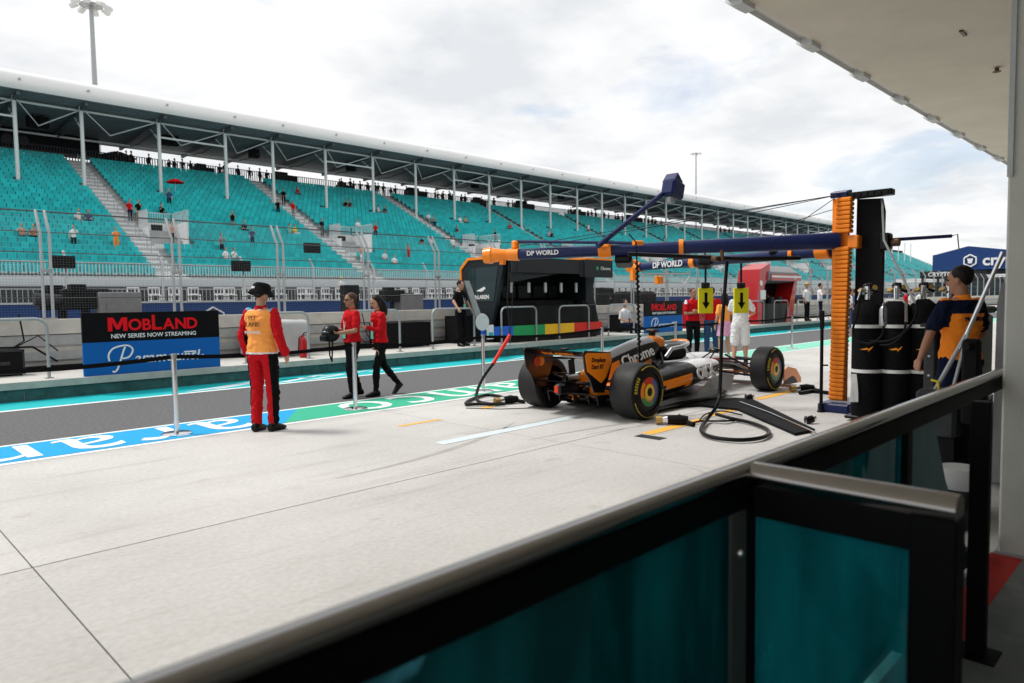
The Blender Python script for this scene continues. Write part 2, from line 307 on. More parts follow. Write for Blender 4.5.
sheet('teal_strip', M['light_green'], 0, 0, 0, 0, .008, [(15.5, 8.38), (300, 8.38), (300, 9.36), (16.2, 9.36)])
sheet('lane_border', M['white_paint'], -60, 300, 12.50, 12.62, .004)
sheet('lane_strip', M['teal_paint'], -60, 300, 12.62, 13.66, .005)
t = MB()
def strip_text(xa, xb, mb):     # lettering read from the lane side: turned half round for us
    q = text_mb('aramco', 1.0, ext=.0015, bold=0.0, spacing=1.12); xs_ = [v[0] for v in q.v]; ys_ = [v[1] for v in q.v]
    w_, x0, y0, h_ = max(xs_)-min(xs_), min(xs_), min(ys_), max(ys_)-min(ys_)
    mb.add([(xb-(v[0]-x0)/w_*(xb-xa), 9.28-(v[1]-y0)/h_*.82, .011+v[2]) for v in q.v], q.f)
strip_text(-1.15, 3.95, t); strip_text(5.4, 10.6, t); strip_text(-8.4, -3.2, t)
struct(t.build('strip_lettering', M['white_paint'], smooth=False))
t = MB()
for k, (a, l) in enumerate([(4.6, 1.6), (5.0, 1.5), (6.3, 1.2), (6.9, 1.8), (12.5, 2.0), (13.2, 1.8), (15.3, 1.6), (16.2, 1.8), (21, 2), (22, 2), (29, 2)]):
    t.prism([(a, 12.72), (a+l, 13.38), (a+l+.22, 13.38), (a+.3, 12.72)], 2, .006, .009)
    t.prism([(a+l, 13.1), (a+l+.9, 13.1), (a+l+.8, 13.2), (a+l, 13.2)], 2, .006, .009)
struct(t.build('lane_lettering', M['pale_mark'], smooth=False))
sheet('box_line', M['pale_mark'], 4.75, 7.0, 5.80, 5.97, .004)
b = MB()
for (a, b_, c, d) in [(6.66, 7.9, 4.45, 4.6), (10.0, 11.4, 4.75, 4.88), (7.0, 7.35, 7.45, 7.55), (5.1, 5.75, 7.05, 7.12), (8.2, 9.2, 4.55, 4.66), (6.75, 6.95, 7.3, 7.42)]:
    b.box((a, c, .001), (b_, d, .004))
struct(b.build('box_marks', M['orange_mark'], smooth=False))
b = MB(); b.box((6.45, 4.22, .001), (6.60, 4.55, .004)); struct(b.build('grey_mark', M['dark_grey'], smooth=False))
for i, (cx_, cy_, r_, a0, a1) in enumerate([(5.2, -3.6, 8.9, 62, 88), (5.25, -3.6, 8.65, 60, 84), (6.4, 14.2, 8.2, 262, 292), (3.2, 11.5, 6.1, 270, 300), (7.6, 2.2, 2.3, 150, 190)]):
    b = MB(); rs = []
    for k in range(25):
        a = R(a0+(a1-a0)*k/24); wv = .035*math.sin(math.pi*k/24)+.004; rs.append([V((cx_+math.cos(a)*(r_-wv), cy_+math.sin(a)*(r_-wv), .0015)), V((cx_+math.cos(a)*(r_+wv), cy_+math.sin(a)*(r_+wv), .0015))])
    b.rings(rs, cap=False, closed=False); struct(b.build('tyre_mark', M['scuff'], smooth=False))
# track beyond the pit wall
g = MB(); g.box((-200, 16.4, -.008), (500, 36.5, .002)); struct(g.build('track', M['asphalt'], smooth=False))
# platform and kerb of the pit wall
g = MB(); g.prism([(13.66, 0), (13.66, .21), (13.63, .215), (13.63, .32), (16.0, .32), (16.0, 0)], 0, -60, 260)
o = struct(g.build('pit_wall_platform', [M['plat']], smooth=False))
g = MB(); g.box((-60, 13.60, .205), (260, 13.64, .317)); struct(g.build('kerb', M['kerb'], smooth=False))
g = MB()
for k in range(-20, 80): g.box((k*2.45, 13.63, 0.004), (k*2.45+2.43, 13.655, .2))
for k in range(60): g.cyl((k*2.0+.7, 13.627, .1), (k*2.0+.7, 13.64, .1), .045)
struct(g.build('kerb_face', M['kerb_dark'], smooth=False))
# pit wall
r = root('pit_wall', (5, 16.0, 0), 'long pale concrete pit wall with grey recessed bands behind the platform', 'wall')
g = MB(); g.box((-60, 15.95, .3), (260, 16.35, 1.22)); g.box((-60, 15.88, 1.0), (260, 16.4, 1.28)); g.build('wall', M['wallc'], r)
g = MB(); g.box((-60, 15.9, .78), (260, 15.955, .98)); g.box((-60, 15.9, .5), (260, 15.955, .66)); g.build('rail_band', M['wall_grey'], r)
g = MB(); g.box((-60, 15.7, .32), (260, 15.9, .40)); g.build('cable_duct', M['black_matt'], r)
# ================================================================ pit wall debris fence
r = root('debris_fence', (3.35, 16.12, 1.28), 'tall grey catch fence with twin bent posts and cables standing on the pit wall', 'fence')
for k in range(-2, 46):
    x = 3.35+2.43*k; g = MB()
    for dx in (-.075, .075): g.tube([(x+dx, 16.12, 1.2), (x+dx, 16.12, 2.95), (x+dx, 16.42, 3.42)], .03, 6)
    g.box((x-.13, 16.05, 1.28), (x+.13, 16.2, 1.31)); g.box((x-.1, 16.09, 2.2), (x+.1, 16.15, 2.26)); g.build('post', M['galv'], r)
g = MB()
for z, y in [(1.7, 16.12), (2.15, 16.12), (2.58, 16.12), (2.97, 16.12), (3.4, 16.42)]: g.tube([(-6, y, z), (112, y, z)], (.010 if z < 3.3 else .016), 5)
g.build('cable', M['cable_grey'], r)
g = MB(); g.add([(-6, 16.14, 1.28), (112, 16.14, 1.28), (112, 16.14, 2.95), (-6, 16.14, 2.95), (112, 16.42, 3.4), (-6, 16.42, 3.4)], [(0, 1, 2, 3), (3, 2, 4, 5)]); g.build('mesh_panel', M['wire'], r, smooth=False)
# far side of the track: low barrier, banner, fence
r = root('track_fence', (8.3, 36.3, 0), 'thinner grey catch fence on the far side of the track', 'fence')
for k in range(-1, 50):
    x = 8.3+4.05*k; g = MB(); g.tube([(x, 36.3, .9), (x, 36.3, 3.5), (x, 36.7, 4.0)], .06, 6); g.box((x-.12, 36.22, 1.6), (x+.12, 36.4, 1.75)); g.build('post', M['steel'], r)
g = MB()
for z in (1.9, 2.4, 2.9, 3.45): g.tube([(0, 36.3, z), (205, 36.3, z)], .014, 4)
g.build('cable', M['cable_grey'], r)
r = root('track_banner', (60, 36, 0), 'long navy banner with white lettering along the far track barrier', 'banner')
g = MB(); g.box((0, 36, 0), (205, 36.2, 1.62)); g.box((0, 35.95, 1.62), (205, 36.25, 1.70), 1); g.build('board', [M['blue_band'], M['barrier']], r)
for k in range(-1, 18):
    x = 14.6+11.6*k; g = MB()
    text_mb('crypto.com', 1.25, g, frame((x+5.4, 35.985, .72), (1, 0, 0), (0, 0, 1)), bold=.02)
    c = V((x, 35.97, .75))
    for a in range(6):
        p, q = [c+V((math.cos(R(60*(a+i)+90))*.62, 0, math.sin(R(60*(a+i)+90))*.62)) for i in (0, 1)]; g.cyl(p, q, .045, n=5)
    g.prism([(c.x-.25, .95), (c.x+.25, .95), (c.x+.12, .5), (c.x-.12, .5)], 1, 35.96, 35.985)
    g.build('lettering', M['white'], r, smooth=False)
# ================================================================ grandstand
TZ = lambda y: 3.30+(y-52)*.5
NR, RUN, RISE = 28, .83, .415
XA, XB = -14, 262
AIS = [18.4+17.1*k for k in range(-1, 15)]
r = root('grandstand', (60, 51.6, 0), 'long open grandstand terrace of pale concrete with stepped aisles', 'grandstand')
prof = [(51.4, 2.85)]
for k in range(NR): prof += [(52+k*RUN, 3.3+k*RISE), (52+(k+1)*RUN-.001, 3.3+k*RISE)]
yT = 52+NR*RUN; zT = 3.3+NR*RISE
prof = [(51.3, 3.25), (52, 3.3)]+prof[3:]+[(yT, zT), (yT+4.5, zT), (yT+4.5, zT-1), (53.4, 2.6), (51.3, 2.6)]
g = MB(); g.prism(prof, 0, XA, XB); g.build('terrace', M['terrace'], r, smooth=False)
g = MB(); g.box((XA, 51.2, 2.72), (XB, 51.32, 3.28)); g.build('front_ledge', M['barrier'], r)
g = MB()
for x in range(XA, XB, 6): g.box((x, 52.5, 0), (x+.4, 53, 2.7))
g.box((XA, 55.5, 0), (XB, 55.8, 3.2)); g.build('support', M['dark_grey'], r)
for xa in AIS:
    g = MB()
    for k in range(NR):
        g.box((xa-.68, 52+k*RUN-.38, 3.3+k*RISE-.2), (xa+.68, 52+k*RUN, 3.3+k*RISE-.19)); g.box((xa-.68, 52+k*RUN, 3.3+k*RISE-.3), (xa+.68, 52+(k+1)*RUN, 3.3+k*RISE+.004))
        g.box((xa-.68, 52+k*RUN+.42, 3.3+k*RISE), (xa+.68, 52+(k+1)*RUN, 3.3+k*RISE+.2))
    g.build('aisle_steps', M['offwhite'], r, smooth=False)
    for k in range(2, NR, 3):
        g = MB(); g.tube([(xa, 52+k*RUN, 3.3+k*RISE), (xa, 52+k*RUN, 3.3+k*RISE+.95), (xa, 52+(k+1)*RUN, 3.3+(k+1)*RISE+.95), (xa, 52+(k+1)*RUN, 3.3+(k+1)*RISE)], .03, 5); g.build('aisle_handrail', M['galv'], r)
# rear railing, front railing
def bars(name, x0, x1, y, z0, z1, step, mt, parent, w=.02):
    g = MB(); x = x0
    while x < x1: g.box((x, y, z0), (x+w, y+w, z1)); x += step
    g.box((x0, y-.02, z1-.03), (x1, y+.04, z1+.03)); g.box((x0, y-.02, z0), (x1, y+.04, z0+.04)); return g.build(name, mt, parent, smooth=False)
bars('rear_railing', XA, XB, yT+.1, zT, zT+1.1, .24, M['dark_grey'], r, .07)
bars('front_railing', XA, XB, 51.35, 3.3, 4.3, .2, M['barrier'], r, .05)
VOM = []
for i, xa in enumerate(AIS):
    x0, x1, y0, y1 = xa+.75, xa+3.3, 57.6, 61.2; VOM.append((x0, x1, y0, y1))
    if xa < 8 or i > 10: continue
    q = root('stair_entrance', (x0, y0, TZ(y0)), ('white railed stair entrance beside aisle number %s of the grandstand counted from the left' % ['zero', 'one', 'two', 'three', 'four', 'five', 'six', 'seven', 'eight', 'nine', 'ten'][i]), 'stair entrance', 'stair entrances cut into the terrace')
    zf = TZ(y0)-.3
    g = MB(); g.box((x0, y0, zf-.4), (x1, y1, zf+.34)); g.build('landing', M['offwhite'], q)
    g = MB(); g.box((x0, y1-.15, zf), (x1, y1, TZ(y1)+.25)); g.box((x1-.15, y0, zf), (x1, y1, TZ(y1)+.1)); g.box((x0, y0+1.5, zf), (x0+.15, y1, TZ(y1)-.3)); g.build('parapet', M['offwhite'], q)
    g = MB(); g.box((x0+.9, y1-.2, zf+.35), (x1-.8, y1-.155, zf+2.2)); g.build('opening', M['dark'], q)
    h = MB()
    for (a, b_) in [((x0, y1), (x1, y1)), ((x1, y0), (x1, y1)), ((x0, y0+1.5), (x0, y1))]:
        n = 14
        for k in range(n+1):
            p = V((a[0]+(b_[0]-a[0])*k/n, a[1]+(b_[1]-a[1])*k/n, 0)); zb = TZ(y1)+.05; h.box((p.x-.02, p.y-.02, zb), (p.x+.02, p.y+.02, zb+1.0))
        h.tube([(a[0], a[1], zb+1.0), (b_[0], b_[1], zb+1.0)], .035, 5)
    h.build('railing', M['barrier'], q)
# columns
cols = [0.54, 6.54, 12.54, 17.22, 23.34, 29.37, 34.18]+[40.14+6.0*k for k in range(37)]
ROOFX = 186
for x in cols:
    if x > ROOFX+60: continue
    q = struct  # columns belong to the roof structure
r2 = root('grandstand_roof', (60, 68, 18), 'white fabric grandstand roof carried on slender pale columns', 'roof')
for x in cols:
    if x > 250: continue
    top = 18.25 if x < ROOFX else 17.2
    if x >= ROOFX:
        q = MB(); q.tube([(x, 68, TZ(68)-.2), (x, 68, top)], .13, 8); q.build('column', M['post_white'], r2); continue
    q = MB(); q.tube([(x, 68, TZ(68)-.2), (x, 68, top)], .15, 10); q.box((x-.3, 67.8, TZ(68)-.1), (x+.3, 68.2, TZ(68)+.12)); q.build('column', M['post_white'], r2)
    q = MB(); q.tube([(x, 68, 16.3), (x+.05, 70.5, 17.9)], .07, 6); q.build('brace', M['post_white'], r2)
    q = MB(); q.box((x-.12, 66.3, 17.95), (x+.12, 79, 18.25), rot=Matrix.Rotation(R(-3.6), 3, 'X'), piv=(x, 66.3, 18.2)); q.tube([(x, 68, 17.3), (x, 73.5, 16.9), (x, 79, 17.3)], .06, 5); q.build('rafter', M['rafter'], r2)
ci = [c for c in cols if c < ROOFX]
for i in range(len(ci)-1):
    a, b_ = ci[i], ci[i+1]; md = (a+b_)/2
    q = MB(); q.tube([(a+.2, 68.1, 18.0), (md-.3, 70.2, 16.6), (b_-.1, 68.1, 17.9)], .055, 5)
    if i % 3 == 1: q.tube([(a, 68, 16.6), (b_, 68, 16.6)], .09, 6)
    q.build('strut', M['post_white'], r2)
g = MB(); g.prism([(66.0, 18.30), (65.75, 18.55), (65.7, 18.9), (65.85, 19.4), (66.3, 19.75), (67.5, 19.98), (79.2, 19.1), (79.2, 17.62), (79.0, 17.62), (66.1, 18.42)], 0, -16, ROOFX)
g.build('canopy', M['membrane'], r2, ang=60)
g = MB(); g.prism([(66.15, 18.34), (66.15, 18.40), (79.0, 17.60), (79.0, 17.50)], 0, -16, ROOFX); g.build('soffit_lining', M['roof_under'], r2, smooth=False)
g = MB()
for k in range(26): g.box((-16, 66.6+k*.5, 18.28-k*.0323), (ROOFX, 66.66+k*.5, 18.33-k*.0323))
g.build('purlin', M['rafter'], r2, smooth=False)
g = MB(); g.tube([(-16, 68.4, 17.95), (ROOFX, 68.4, 17.95)], .1, 6); g.tube([(-16, 76, 17.1), (ROOFX, 76, 17.1)], .1, 6); g.build('ridge_pipe', M['post_white'], r2)
g = MB()
for x in ci: g.cyl((x, 65.7, 19.0), (x, 65.55, 19.0), .09, n=8)
g.build('fixing', M['galv'], r2)
for x in range(192, 250, 6):
    pass
# booth at the left rear and speakers
r = root('control_booth', (5, 78, zT), 'black control booth with round lights under the left end of the grandstand roof', 'booth')
g = MB(); g.box((-14, 76.9, zT+.9), (20.9, 79, 17.55)); g.build('cabin', M['dark'], r)
for x in (7.5, 13.5, 14.7): g = MB(); g.cyl((x, 76.9, 16.5), (x, 76.8, 16.5), .45, n=16); g.build('round_window', M['dark_grey'], r)
sp = [(33, 122, 1), (42, 122.5, 1), (167, 140.5, 1), (173, 141, 1), (254, 153.5, 1), (351, 167, 0), (475, 184.5, 0), (561, 196, 0), (640, 208, 0)]
spk = None
g = MB(); g.box((-.48, -.35, -.45), (.48, .35, .45), ch=.04); g.box((-.03, -.03, .45), (.03, .03, 1.5))
for i, (x, y, _) in enumerate(sp):
    p = P(x, y, 1, 72)
    if spk is None: spk = g.build('hanging_speaker', M['black_matt']); o = spk
    else: o = spk.copy(); COL.objects.link(o)
    o.location = p; tag(o, 'black loudspeaker hanging under the grandstand roof', 'speaker', 'black speakers under the grandstand roof')
# light masts
def mast(px, ptop, pbase, label, Y, n=8, sc=1.0):
    p = P(px, ptop, 1, Y); r = root('light_mast', (p.x, p.y, 0), label, 'light mast')
    g = MB(); g.tube([(p.x, p.y, 0), (p.x, p.y, p.z)], [.55*sc, .28*sc], 10); g.build('pole', M['galv'], r)
    g = MB(); g.lathe([(0, 1.6*sc), (.12, 1.6*sc)], (p.x, p.y, p.z-.3), axis=2, n=16); g.build('ring', M['galv'], r)
    for k in range(n):
        a = 2*math.pi*k/n+.3; c = V((p.x+math.cos(a)*2.3*sc, p.y+math.sin(a)*2.3*sc, p.z-.35)); g = MB()
        g.box(c-V((.55*sc, .4*sc, .3*sc)), c+V((.55*sc, .4*sc, .25*sc)), rot=Matrix.Rotation(a, 3, 'Z')@Matrix.Rotation(R(25), 3, 'Y'), ch=.08); g.tube([(p.x, p.y, p.z-.2), c], .07*sc, 5); g.build('floodlight', M['offwhite'], r)
mast(91, 4, 80, 'tall light mast rising behind the left end of the grandstand roof', 120)
mast(696, 153, 200, 'distant light mast rising behind the middle of the grandstand roof', 200, sc=1.1)
# ---- seats
seat = MB(); seat.box((-.235, -.2, .38), (.235, .18, .43), ch=.01); seat.box((-.235, .16, .40), (.235, .21, .84), ch=.015); seat.box((-.04, .0, 0), (.04, .12, .38))
def inview(p):
    d = p-V((0, 0, CAMH)); z = d.dot(fw); x = 512+FPX*d.dot(rt2)/z; return x > -2
pos = []
for k in range(NR):
    x = XA+.3; y = 52+k*RUN+.5; z = 3.3+k*RISE
    while x < XB:
        ok = all(abs(x-a) > .95 for a in AIS) and not any(v[0]-.2 < x < v[1]+.2 and v[2]-.6 < y < v[3]+.1 for v in VOM) and all(abs(x-c) > .3 or abs(y-68) > .5 for c in cols)
        if ok: pos.append(V((x, y, z)))
        x += .515
vis = sorted([p for p in pos if inview(p)], key=lambda p: p.x+p.y)
near = vis[:300]; ns = set(id(p) for p in near)
proto = None
for p in near:
    if proto is None: proto = o = seat.build('stadium_seat', M['seat'], smooth=False)
    else: o = proto.copy(); COL.objects.link(o)
    o.location = p; tag(o, 'teal plastic stadium seat in the lowest rows at the left end of the grandstand', 'seat', 'teal seats at the lower left of the grandstand')
rest = MB()
SB = [((-.235, -.2, .38), (.235, .18, .43)), ((-.235, .16, .40), (.235, .21, .84))]
for p in pos:
    if id(p) in ns: continue
    for a, b_ in SB: rest.box(V(a)+p, V(b_)+p)
o = rest.build('stadium_seats', M['seat'], smooth=False); tag(o, 'thousands of teal plastic seats filling the grandstand blocks', 'seats', kind='stuff')
# ---- white slatted chairs in the front boxes
ch = MB()
for x in (-.36, .32): ch.box((x, -.03, 0), (x+.06, .03, 1.0))
for z in (.94, .5, .06): ch.box((-.36, -.025, z), (.36, .025, z+.07))
for x in (-.12, .10): ch.box((x, -.02, .5), (x+.03, .02, .95))
ch.box((-.34, -.45, .46), (.34, 0, .52)); ch.box((-.34, -.45, 0), (-.28, -.39, .46)); ch.box((.28, -.45, 0), (.34, -.39, .46))
g = MB(); g.box((XA, 46.5, 0), (200, 51.2, 1.68)); g.box((XA, 51.0, 1.68), (200, 51.2, 2.72), 1)
o = g.build('front_deck', [M['wall_grey'], M['dark_grey']], smooth=False); tag(o, 'grey front terrace deck at the foot of the grandstand', 'deck')
proto = None
for k in range(90):
    x = 15.2+1.28*k+(.5 if k % 5 == 4 else 0)
    if proto is None: proto = o = ch.build('slatted_chair', M['white'], smooth=False)
    else: o = proto.copy(); COL.objects.link(o)
    o.location = (x, 50.2, 1.69); tag(o, 'white slatted chair on the deck below the grandstand', 'chair', 'white chairs on the front deck')
r = root('deck_railing', (20, 46.6, 1.68), 'low grey railing along the edge of the front deck', 'railing'); bars('railing', XA, 200, 46.6, 1.5, 2.5, .25, M['galv'], r, .03)
# crypto building far down the lane
r = root('hospitality_building', (110, 20, 0), 'navy fronted hospitality building with a white hexagon emblem far down the lane', 'building')
g = MB(); g.box((112, -6, 0), (130, 29, 4.6)); g.build('wall', M['dark_grey'], r)
g = MB(); g.box((111.2, -6, 4.7), (130, 28.2, 6.9)); g.prism([(28.0, 6.9), (24, 7.9), (18, 6.9)], 0, 111.3, 129); g.build('fascia', M['blue_band'], r)
g = MB(); c = V((111.1, 23.7, 5.9))
for a in range(6):
    p, q = [c+V((0, math.cos(R(60*(a+i)+90))*.8, math.sin(R(60*(a+i)+90))*.8)) for i in (0, 1)]; g.cyl(p, q, .1, n=5)
g.prism([(c.y-.35, 6.2), (c.y+.35, 6.2), (c.y+.2, 5.55), (c.y-.2, 5.55)], 0, 111.05, 111.15)
text_mb('crypto.com', 2.0, g, frame((111.1, 22.3, 5.85), (0, -1, 0), (0, 0, 1)), align='LEFT', bold=.05); g.build('emblem', M['white'], r, smooth=False)
g = MB(); g.box((110.5, 4, 3.6), (111.2, 28, 4.0)); g.box((100, 25, 3.0), (104, 29.5, 3.5)); g.build('awning', M['white'], r)
g = MB()
for y in range(-5, 28, 3): g.box((111.9, y, .2), (112, y+2.4, 3.2))
g.build('window', M['glass_dark'], r)
r = root('marquee', (80, 20, 0), 'black flat marquee with white lettering below the navy building', 'marquee')
g = MB(); g.box((80, 16.8, 3.1), (86, 21.4, 3.8)); g.build('roof', M['black_matt'], r)
for (x, y) in ((80.2, 17.0), (80.2, 21.2), (85.8, 17.0), (85.8, 21.2)):
    g = MB(); g.box((x-.1, y-.1, 0), (x+.1, y+.1, 3.1)); g.build('leg', M['black_matt'], r)
g = MB(); text_mb('CRYPTO', .55, g, frame((79.97, 19.6, 3.45), (0, -1, 0), (0, 0, 1)), bold=.02); g.build('lettering', M['white'], r, smooth=False)
# ---- low-detail spectators
def fan(px, py, label, shirt, pants, hair, stand=False, skin='skin', group='spectators in the grandstand', cat='person', faceout=True, at=None, hat=None, h=1.72):
    if at is None:
        rr = fw*FPX+rt2*(px-512)-up2*(py-341.5); t = (3.3-26-CAMH)/(rr.z-.5*rr.y); p = V((0, 0, CAMH))+rr*t
        k = max(0, min(NR-1, round((p.y-52-.45)/RUN))); p = V((p.x, 52+k*RUN+(.25 if stand else .42), 3.3+k*RISE))
    else: p = V(at)
    g = MB(); rz = random.uniform(-.5, .5); s = h/1.72
    Rm = Matrix.Rotation(rz, 3, 'Z')
    def T(x, y, z): return p+Rm@V((x*s, y*s, z*s))
    def ell(cx, cy, cz, rx, ry, rz_, mi, n=8, m_=6):
        vs = len(g.v); g.ell((0, 0, 0), (rx*s, ry*s, rz_*s), n, m_, mi)
        c = T(cx, cy, cz)
        for i in range(vs, len(g.v)): g.v[i] = tuple(c+Rm@V(g.v[i]))
    hip = .9 if stand else .5
    if stand:
        for sx in (-.09, .09): g.tube([T(sx, 0, .92), T(sx*1.1, -.02, .5), T(sx*1.2, 0, .06)], [.09*s, .065*s, .05*s], 7, 1); ell(sx*1.2, -.07, .04, .05, .13, .045, 1)
    else:
        for sx in (-.1, .1): g.tube([T(sx, .05, .5), T(sx*1.3, -.38, .52), T(sx*1.3, -.42, .08)], [.095*s, .07*s, .05*s], 7, 1)
    rs = []
    for z, a, b_ in [(0, .15, .11), (.15, .15, .11), (.32, .18, .12), (.46, .2, .11), (.54, .12, .08), (.58, .05, .05)]:
        rs.append([T(math.cos(2*math.pi*j/10)*a, .03+math.sin(2*math.pi*j/10)*b_, hip+z) for j in range(10)])
    g.rings(rs, 0)
    for sx in (-1, 1):
        if random.random() < .3: el, ha = (sx*.27, -.1, hip+.3), (sx*.12, -.25, hip+.5)
        elif stand: el, ha = (sx*.25, .02, hip+.22), (sx*.24, -.08, hip-.03)
        else: el, ha = (sx*.26, 0, hip+.22), (sx*.12, -.25, hip+.12)
        g.tube([T(sx*.19, .03, hip+.48), T(*el)], [.055*s, .045*s], 6, 0); g.tube([T(*el), T(*ha)], [.042*s, .03*s], 6, 2); ell(*ha, .04, .04, .05, 2, 6, 4)
    g.tube([T(0, .03, hip+.55), T(0, .02, hip+.66)], .05*s, 6, 2); ell(0, .0, hip+.76, .08, .1, .125, 2); ell(0, .03, hip+.80, .092, .1, .11, 3)
    if hat: ell(0, -.02, hip+.86, .11, .15, .04, 3)
    o = g.build('person', [M[shirt], M[pants], M[skin], M[hair if not hat else hat]])
    tag(o, label, cat, group); return o
fans = [
 (21, 238, 'person in a tan shirt sitting low at the left end of the stand', 'skin', 'jean', 'hair_brown', 0),
 (33, 239, 'person in a brown top sitting beside the one in a tan shirt', 'skin_tan', 'black_cloth', 'hair_dark', 0),
 (73, 247, 'person in a white shirt and black trousers standing among the empty left seats', 'white_cloth', 'black_cloth', 'hair_dark', 1),
 (115, 248, 'person all in orange standing alone among the left seats', 'orange_cloth', 'orange_cloth', 'hair_brown', 1),
 (79, 224, 'person in a white top seated beside a person in blue in the left block', 'white_cloth', 'grey', 'hair_brown', 0),
 (89, 225, 'person in a blue top seated beside a person in white in the left block', 'jean', 'navy_cloth', 'hair_dark', 0),
 (128, 217, 'person in a red shirt walking down the first aisle', 'red_cloth', 'navy_cloth', 'hair_dark', 1),
 (138, 219, 'person in black walking down the first aisle behind the one in red', 'black_cloth', 'skin', 'hair_dark', 1),
 (168, 206, 'person in blue standing under a dark red umbrella', 'jean', 'black_cloth', 'hair_dark', 1),
 (161, 216, 'person in black bending by the first stair entrance', 'black_cloth', 'black_cloth', 'hair_dark', 0),
 (173, 244, 'person in a tan jacket leaving the first stair entrance', 'skin', 'black_cloth', 'hair_brown', 1),
 (233, 230, 'person in black standing among the empty seats left of the second aisle', 'black_cloth', 'grey', 'hair_brown', 1),
 (245, 234, 'person in dark clothes seated just right of a standing person in black', 'black_cloth', 'black_cloth', 'hair_brown', 0),
 (253, 247, 'person in a blue shirt standing below the seated one in dark clothes', 'jean', 'navy_cloth', 'hair_dark', 1),
 (220, 252, 'person in grey with dark trousers standing beside two people in white', 'grey', 'navy_cloth', 'hair_dark', 1),
 (226, 262, 'person in a white shirt seated left of another in white above the front row', 'white_cloth', 'white_cloth', 'hair_brown', 0),
 (235, 263, 'person in a white shirt seated right of another in white above the front row', 'white_cloth', 'grey', 'hair_dark', 0),
 (282, 203, 'tall person in black standing at a column high in the stand', 'black_cloth', 'black_cloth', 'hair_dark', 1),
 (276, 214, 'person in dark clothes standing at the top of the second aisle', 'black_cloth', 'navy_cloth', 'hair_brown', 1),
 (292, 216, 'person in a red shirt standing in the second aisle', 'red_cloth', 'grey', 'hair_dark', 1),
 (299, 198, 'person in dark red seated near the top of the stand alone', 'red_cloth', 'black_cloth', 'hair_dark', 0),
 (323, 236, 'person in navy standing half way down the second aisle', 'navy_cloth', 'black_cloth', 'hair_dark', 1),
 (297, 238, 'person in a yellow shirt seated left of the second aisle', 'yellow_mark', 'white_cloth', 'hair_brown', 0),
 (291, 237, 'person in a pale blue shirt seated next to the one in yellow', 'light_green', 'grey', 'hair_dark', 0),
 (335, 234, 'person in grey clothes seated right of the second aisle', 'grey', 'grey', 'hair_brown', 0),
 (356, 229, 'person in a white shirt seated alone above the second stair entrance', 'white_cloth', 'grey', 'hair_brown', 0),
 (375, 238, 'person in red and navy standing above the second stair entrance', 'red_cloth', 'navy_cloth', 'hair_dark', 1),
 (346, 210, 'left one of two people in dark clothes seated high in the stand', 'black_cloth', 'grey', 'hair_dark', 0),
 (350, 210, 'right one of two people in dark clothes seated high in the stand', 'dark_grey', 'grey', 'hair_brown', 0),
 (377, 214, 'person in a pale top seated by a column in the middle block', 'offwhite', 'grey', 'hair_brown', 0),
 (384, 215, 'person in dark clothes seated right of one in a pale top by a column', 'dark_grey', 'grey', 'hair_dark', 0),
 (405, 258, 'person in a bright red dress standing alone in the middle block', 'red_cloth', 'red_cloth', 'hair_dark', 1),
 (422, 247, 'person in black seated left of one in white in the middle block', 'black_cloth', 'grey', 'hair_dark', 0),
 (432, 248, 'person in a white shirt seated right of one in black in the middle block', 'white_cloth', 'jean', 'hair_brown', 0),
 (430, 223, 'person in a white hooded top in the third aisle', 'white_cloth', 'grey', 'hair_brown', 0),
 (434, 225, 'person in grey beside one in a white top in the third aisle', 'grey', 'black_cloth', 'hair_dark', 0),
 (459, 224, 'person in a white shirt seated right of the third aisle', 'white_cloth', 'white_cloth', 'hair_brown', 0),
 (467, 226, 'person in a tan top seated right of the third aisle', 'skin', 'black_cloth', 'hair_dark', 0),
 (459, 236, 'person in dark clothes seated just above the third stair entrance', 'dark_grey', 'grey', 'hair_dark', 0),
 (492, 241, 'person in black standing right of the third stair entrance', 'black_cloth', 'black_cloth', 'hair_dark', 1),
 (511, 232, 'person in dark red seated at the foot of a column left of the fourth aisle', 'red_cloth', 'black_cloth', 'hair_dark', 0),
 (549, 239, 'person in pink seated by a person in black in the right block', 'pink', 'black_cloth', 'hair_dark', 0),
 (553, 240, 'person in black seated by a person in pink in the right block', 'black_cloth', 'black_cloth', 'hair_dark', 0),
 (588, 234, 'person in white standing in front of a column above the blue boom', 'white_cloth', 'red_cloth', 'hair_brown', 1),
 (450, 250, 'person in a white shirt at the left end of the dark railing', 'white_cloth', 'grey', 'hair_brown', 1),
 (497, 250, 'person in a white shirt at the right end of the dark railing', 'white_cloth', 'black_cloth', 'hair_brown', 1),
 (384, 262, 'person in a pale top waiting by the second stair entrance', 'offwhite', 'grey', 'hair_brown', 0),
 (396, 268, 'person in white seated on the steps below the second stair entrance', 'white_cloth', 'grey', 'hair_dark', 0),
 (361, 262, 'person in tan standing on the steps of the second aisle', 'skin', 'white_cloth', 'hair_brown', 1),
]
for f in fans: fan(f[0], f[1], f[2], f[3], f[4], f[5], bool(f[6]))
far_l = ['white_cloth', 'red_cloth', 'grey', 'black_cloth', 'jean']
for i in range(26):
    p = V((random.uniform(100, 200), 0, 0)); k = random.randint(3, 20)
    fan(0, 0, 'tiny distant spectator seated toward the far end of the stand', random.choice(far_l), 'grey', 'hair_dark', False, group='distant spectators at the far end', at=(p.x, 52+k*RUN+.42, 3.3+k*RISE))
